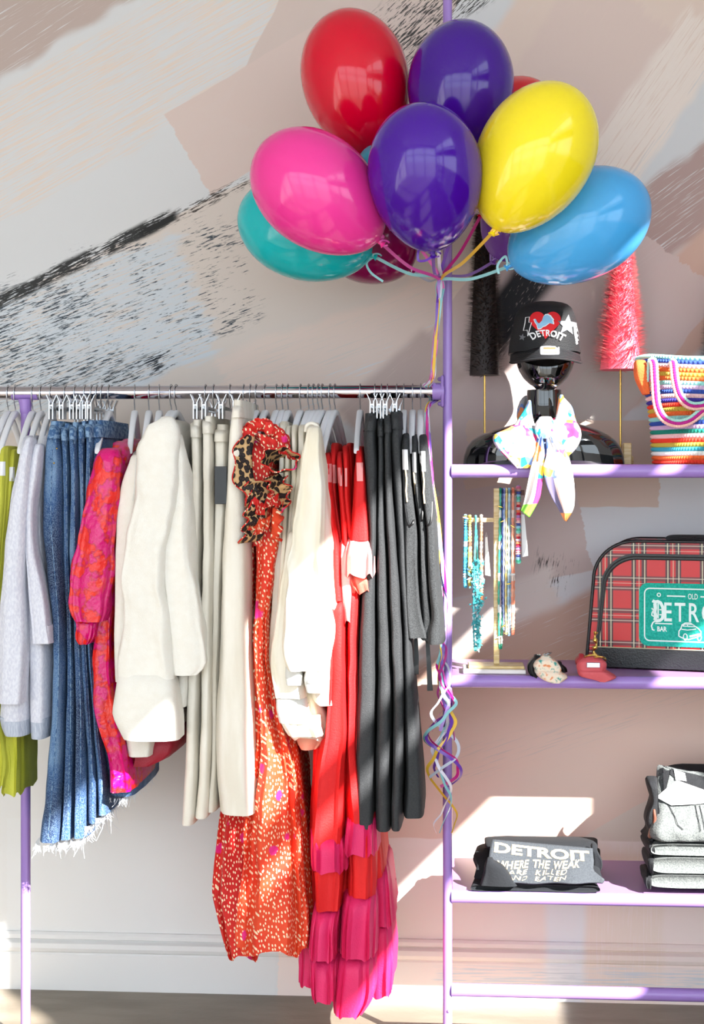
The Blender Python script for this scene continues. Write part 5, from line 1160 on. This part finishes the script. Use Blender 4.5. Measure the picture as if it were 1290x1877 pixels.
# draped front panel: pixel outline on a surface sloping back from the shelf edge
pan_rows = [(1539, 902, 1086), (1556, 898, 1087), (1570, 896, 1088), (1590, 893, 1088), (1604, 898, 1100), (1612, 915, 1108), (1619, 935, 1104)]
def TS(u, v, off=0.0):
    t = (v - 1537) / 92; y = TY + .080 - .125 * t - .006 * math.sin(u * .05) * t; return P(u, v, y - off)
vs = []; fs = []; NR, NCc = 22, 40
for j in range(NR + 1):
    v = lerp(1539, 1619, j / NR); a, b = rowat(pan_rows, v)
    for i in range(NCc + 1):
        u = lerp(a, b, i / NCc); vv = v + (17 * (u - 900) / 190 * (1 - j / NR))
        vs.append(TS(u, vv) + Vector((0, -.004 * math.sin(i * .35 + j * .2) * (j / NR) ** 2, 0)))
w_ = NCc + 1
for j in range(NR):
    for i in range(NCc): fs.append((j * w_ + i, j * w_ + i + 1, (j + 1) * w_ + i + 1, (j + 1) * w_ + i))
pm = MB().add(vs, fs); fp = pm.build('printed_front', M['tee_dark'], t3, solid=.004)
sheet_stack([(TY + .095, Z3 + .064, Z3 + .074, 898, 1090), (TY + .105, Z3 + .062, Z3 + .080, 892, 1094), (TY + .13, Z3 + .061, Z3 + .082, 890, 1096), (TY + .18, Z3 + .061, Z3 + .080, 888, 1094), (TY + .20, Z3 + .062, Z3 + .074, 892, 1090)], M['tee_black'], 'folded_body', t3, seed=9, wob=.004)
pbv = pm.bvh(); TT = lambda u, v, off: onto(pbv, u, v, off + .003, TY - .02)
text_on('slogan', 'DETROIT', (906, 1080, 1543, 1562), lambda t, r: (4 * (r - .5) * (.5 - t), 14 * t * (1 - t) * .55 + 17 * t), TT, .0012, M['print_gold'], t3, .035, 1.0)
for a0, a1, vv in ((903, 914, 1561), (929, 944, 1563)): pass
slant = lambda t, r: (2.5 * (r - .5) + 1.2 * math.sin(t * 30), 1.5 * math.sin(t * 11))
text_on('slogan', 'WHERE THE WEAK', (910, 1064, 1577, 1592), slant, TT, .0012, M['print_gold'], t3, .02, 1.05)
text_on('slogan', 'ARE', (932, 967, 1594, 1603), slant, TT, .0012, M['print_gold'], t3, .005, 1.1)
text_on('slogan', 'KILLED', (982, 1040, 1594.5, 1603.5), slant, TT, .0012, M['print_gold'], t3, .005, 1.1)
text_on('slogan', 'AND', (931, 967, 1606, 1613), slant, TT, .0012, M['print_gold'], t3, .005, 1.1)
text_on('slogan', 'EATEN', (981, 1038, 1606.5, 1614), slant, TT, .0012, M['print_gold'], t3, .005, 1.1)
cloth('folded_sleeve', [(1579, 893, 906), (1588, 890, 922), (1600, 888, 932), (1612, 884, 940), (1624, 880, 948)], TY - .018, .016, M['tee_black'], t3, k=3, amp=.002, seed=230, n=36, step=4, hem=False)  # black cloth shape added for the shadow across the panel's lower left
cloth('folded_edge', [(1554, 1084, 1094), (1564, 1086, 1097), (1578, 1086, 1104), (1592, 1086, 1104), (1598, 1088, 1100)], TY + .075, .02, M['tee_black'], t3, k=3, amp=.002, seed=231, n=36, step=4, hem=False)

JY = -.362
def jean(label, v0, v1, ul, ur, seed, mfront='jean_grey', fold=True):
    z0 = ZV(v1, JY, 1240); z1_ = ZV(v0, JY, 1240); g = thing('folded_jeans', label, 'jeans', (P(1300, 1600, JY).x, JY, z0), 'stack of folded jeans')
    h = z1_ - z0
    sheet_stack([(JY - .004, z0 + h * .3, z1_ - h * .3, ul + 6, ur), (JY - .012, z0 + h * .06, z1_ - h * .06, ul + 3, ur), (JY + .03, z0, z1_, ul, ur), (JY + .12, z0, z1_, ul - 2, ur + 2), (JY + .24, z0, z1_, ul, ur), (JY + .25, z0 + h * .2, z1_ - h * .2, ul + 2, ur)], M['jean_grey'], 'folded_body', g, n=48, seed=seed, wob=.003)
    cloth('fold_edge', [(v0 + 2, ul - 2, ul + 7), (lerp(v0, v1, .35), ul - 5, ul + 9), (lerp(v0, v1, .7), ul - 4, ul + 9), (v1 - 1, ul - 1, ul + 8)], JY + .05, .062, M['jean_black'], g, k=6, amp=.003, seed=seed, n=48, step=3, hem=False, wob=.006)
    return g
zq = HZ - (Z3 - CAM.z) * F / (JY - CAM.y)
jean('folded grey jeans at the bottom of the stack', 1601, zq - .5, 1188, 1420, 1)
jean('folded grey jeans, second from the bottom of the stack', 1568, 1600, 1192, 1422, 2)
jean('folded grey jeans, third from the bottom of the stack', 1544, 1567, 1190, 1420, 3)
jt = thing('folded_jeans', 'folded grey jeans on top of the stack with white paper tag and showing pockets', 'jeans', (P(1300, 1540, JY).x, JY, ZV(1543, JY, 1240)), 'stack of folded jeans')
def JS(u, v, off=0.0):
    t = (v - 1405) / 138; y = JY + .11 - .125 * smooth(t) - .010 * math.sin(t * PI); return P(u, v, y - off)
jr = [(1406, 1210, 1222), (1412, 1207, 1250), (1422, 1206, 1330), (1436, 1205, 1420), (1470, 1203, 1424), (1500, 1202, 1424), (1525, 1194, 1424), (1538, 1196, 1424), (1543, 1204, 1422)]
vs = []; fs = []; NR, NCc = 30, 50
for j in range(NR + 1):
    v = lerp(1406, 1543, j / NR); a, b = rowat(jr, v)
    for i in range(NCc + 1):
        u = lerp(a, b, (i / NCc)); q = JS(u, v); q.y += .005 * noise.noise((u * .05, v * .06, 3)) + .02 * (1 - min(1, (u - a) / 12)) ; vs.append(q)
w_ = NCc + 1
for j in range(NR):
    for i in range(NCc): fs.append((j * w_ + i, j * w_ + i + 1, (j + 1) * w_ + i + 1, (j + 1) * w_ + i))
jm = MB().add(vs, fs); jm.build('front_panel', M['jean_grey'], jt, solid=.004); jbv = jm.bvh(); JT = lambda u, v, off: onto(jbv, u, v, off + .0025, JY)
sheet_stack([(JY + .06, ZV(1542, JY, 1240), ZV(1480, JY, 1240), 1204, 1420), (JY + .10, ZV(1542, JY, 1240), ZV(1440, JY, 1240), 1202, 1424), (JY + .18, ZV(1542, JY, 1240), ZV(1430, JY, 1240), 1204, 1424), (JY + .25, ZV(1542, JY, 1240), ZV(1440, JY, 1240), 1206, 1420)], M['jean_black'], 'folded_body', jt, n=40, seed=12, wob=.004)
poly_on('waistband', [[(1208, 1409), (1222, 1405), (1238, 1411), (1292, 1424), (1420, 1437), (1420, 1458), (1290, 1454), (1262, 1442), (1234, 1424), (1220, 1412), (1207, 1424)]], JT, .003, M['jean_black'], jt, 10)
poly_on('woven_label', [[(1235, 1410), (1255, 1417), (1258, 1432), (1238, 1429)]], JT, .006, M['thread_white'], jt, 10)
poly_on('paper_tag', [[(1202, 1461), (1240, 1430), (1330, 1462), (1310, 1470), (1276, 1474), (1230, 1476)]], JT, .008, M['card'], jt, 12)
line_on('pocket_seam', [(1219, 1466), (1224, 1474), (1230, 1484), (1238, 1500), (1242, 1512), (1252, 1521)], 1.4, JT, .003, M['jean_black'], jt)
line_on('pocket_seam', [(1274, 1476), (1278, 1495), (1282, 1512), (1284, 1524)], 1.4, JT, .003, M['jean_black'], jt); line_on('pocket_seam', [(1282, 1476), (1288, 1500), (1292, 1520)], 1.2, JT, .003, M['jean_black'], jt)
line_on('pocket_seam', [(1230, 1477), (1260, 1476), (1276, 1474), (1290, 1468)], 1.4, JT, .003, M['jean_black'], jt)
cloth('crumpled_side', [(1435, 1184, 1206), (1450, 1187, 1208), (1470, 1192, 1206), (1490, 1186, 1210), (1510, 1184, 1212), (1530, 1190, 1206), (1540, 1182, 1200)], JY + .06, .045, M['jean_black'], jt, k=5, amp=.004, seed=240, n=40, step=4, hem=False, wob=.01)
cloth('leather_patch', [(1488, 1196, 1202), (1505, 1196, 1203), (1528, 1190, 1198), (1536, 1188, 1194)], JY + .02, .012, M['leather_brown'], jt, k=2, amp=.001, seed=241, n=24, step=4, hem=False)
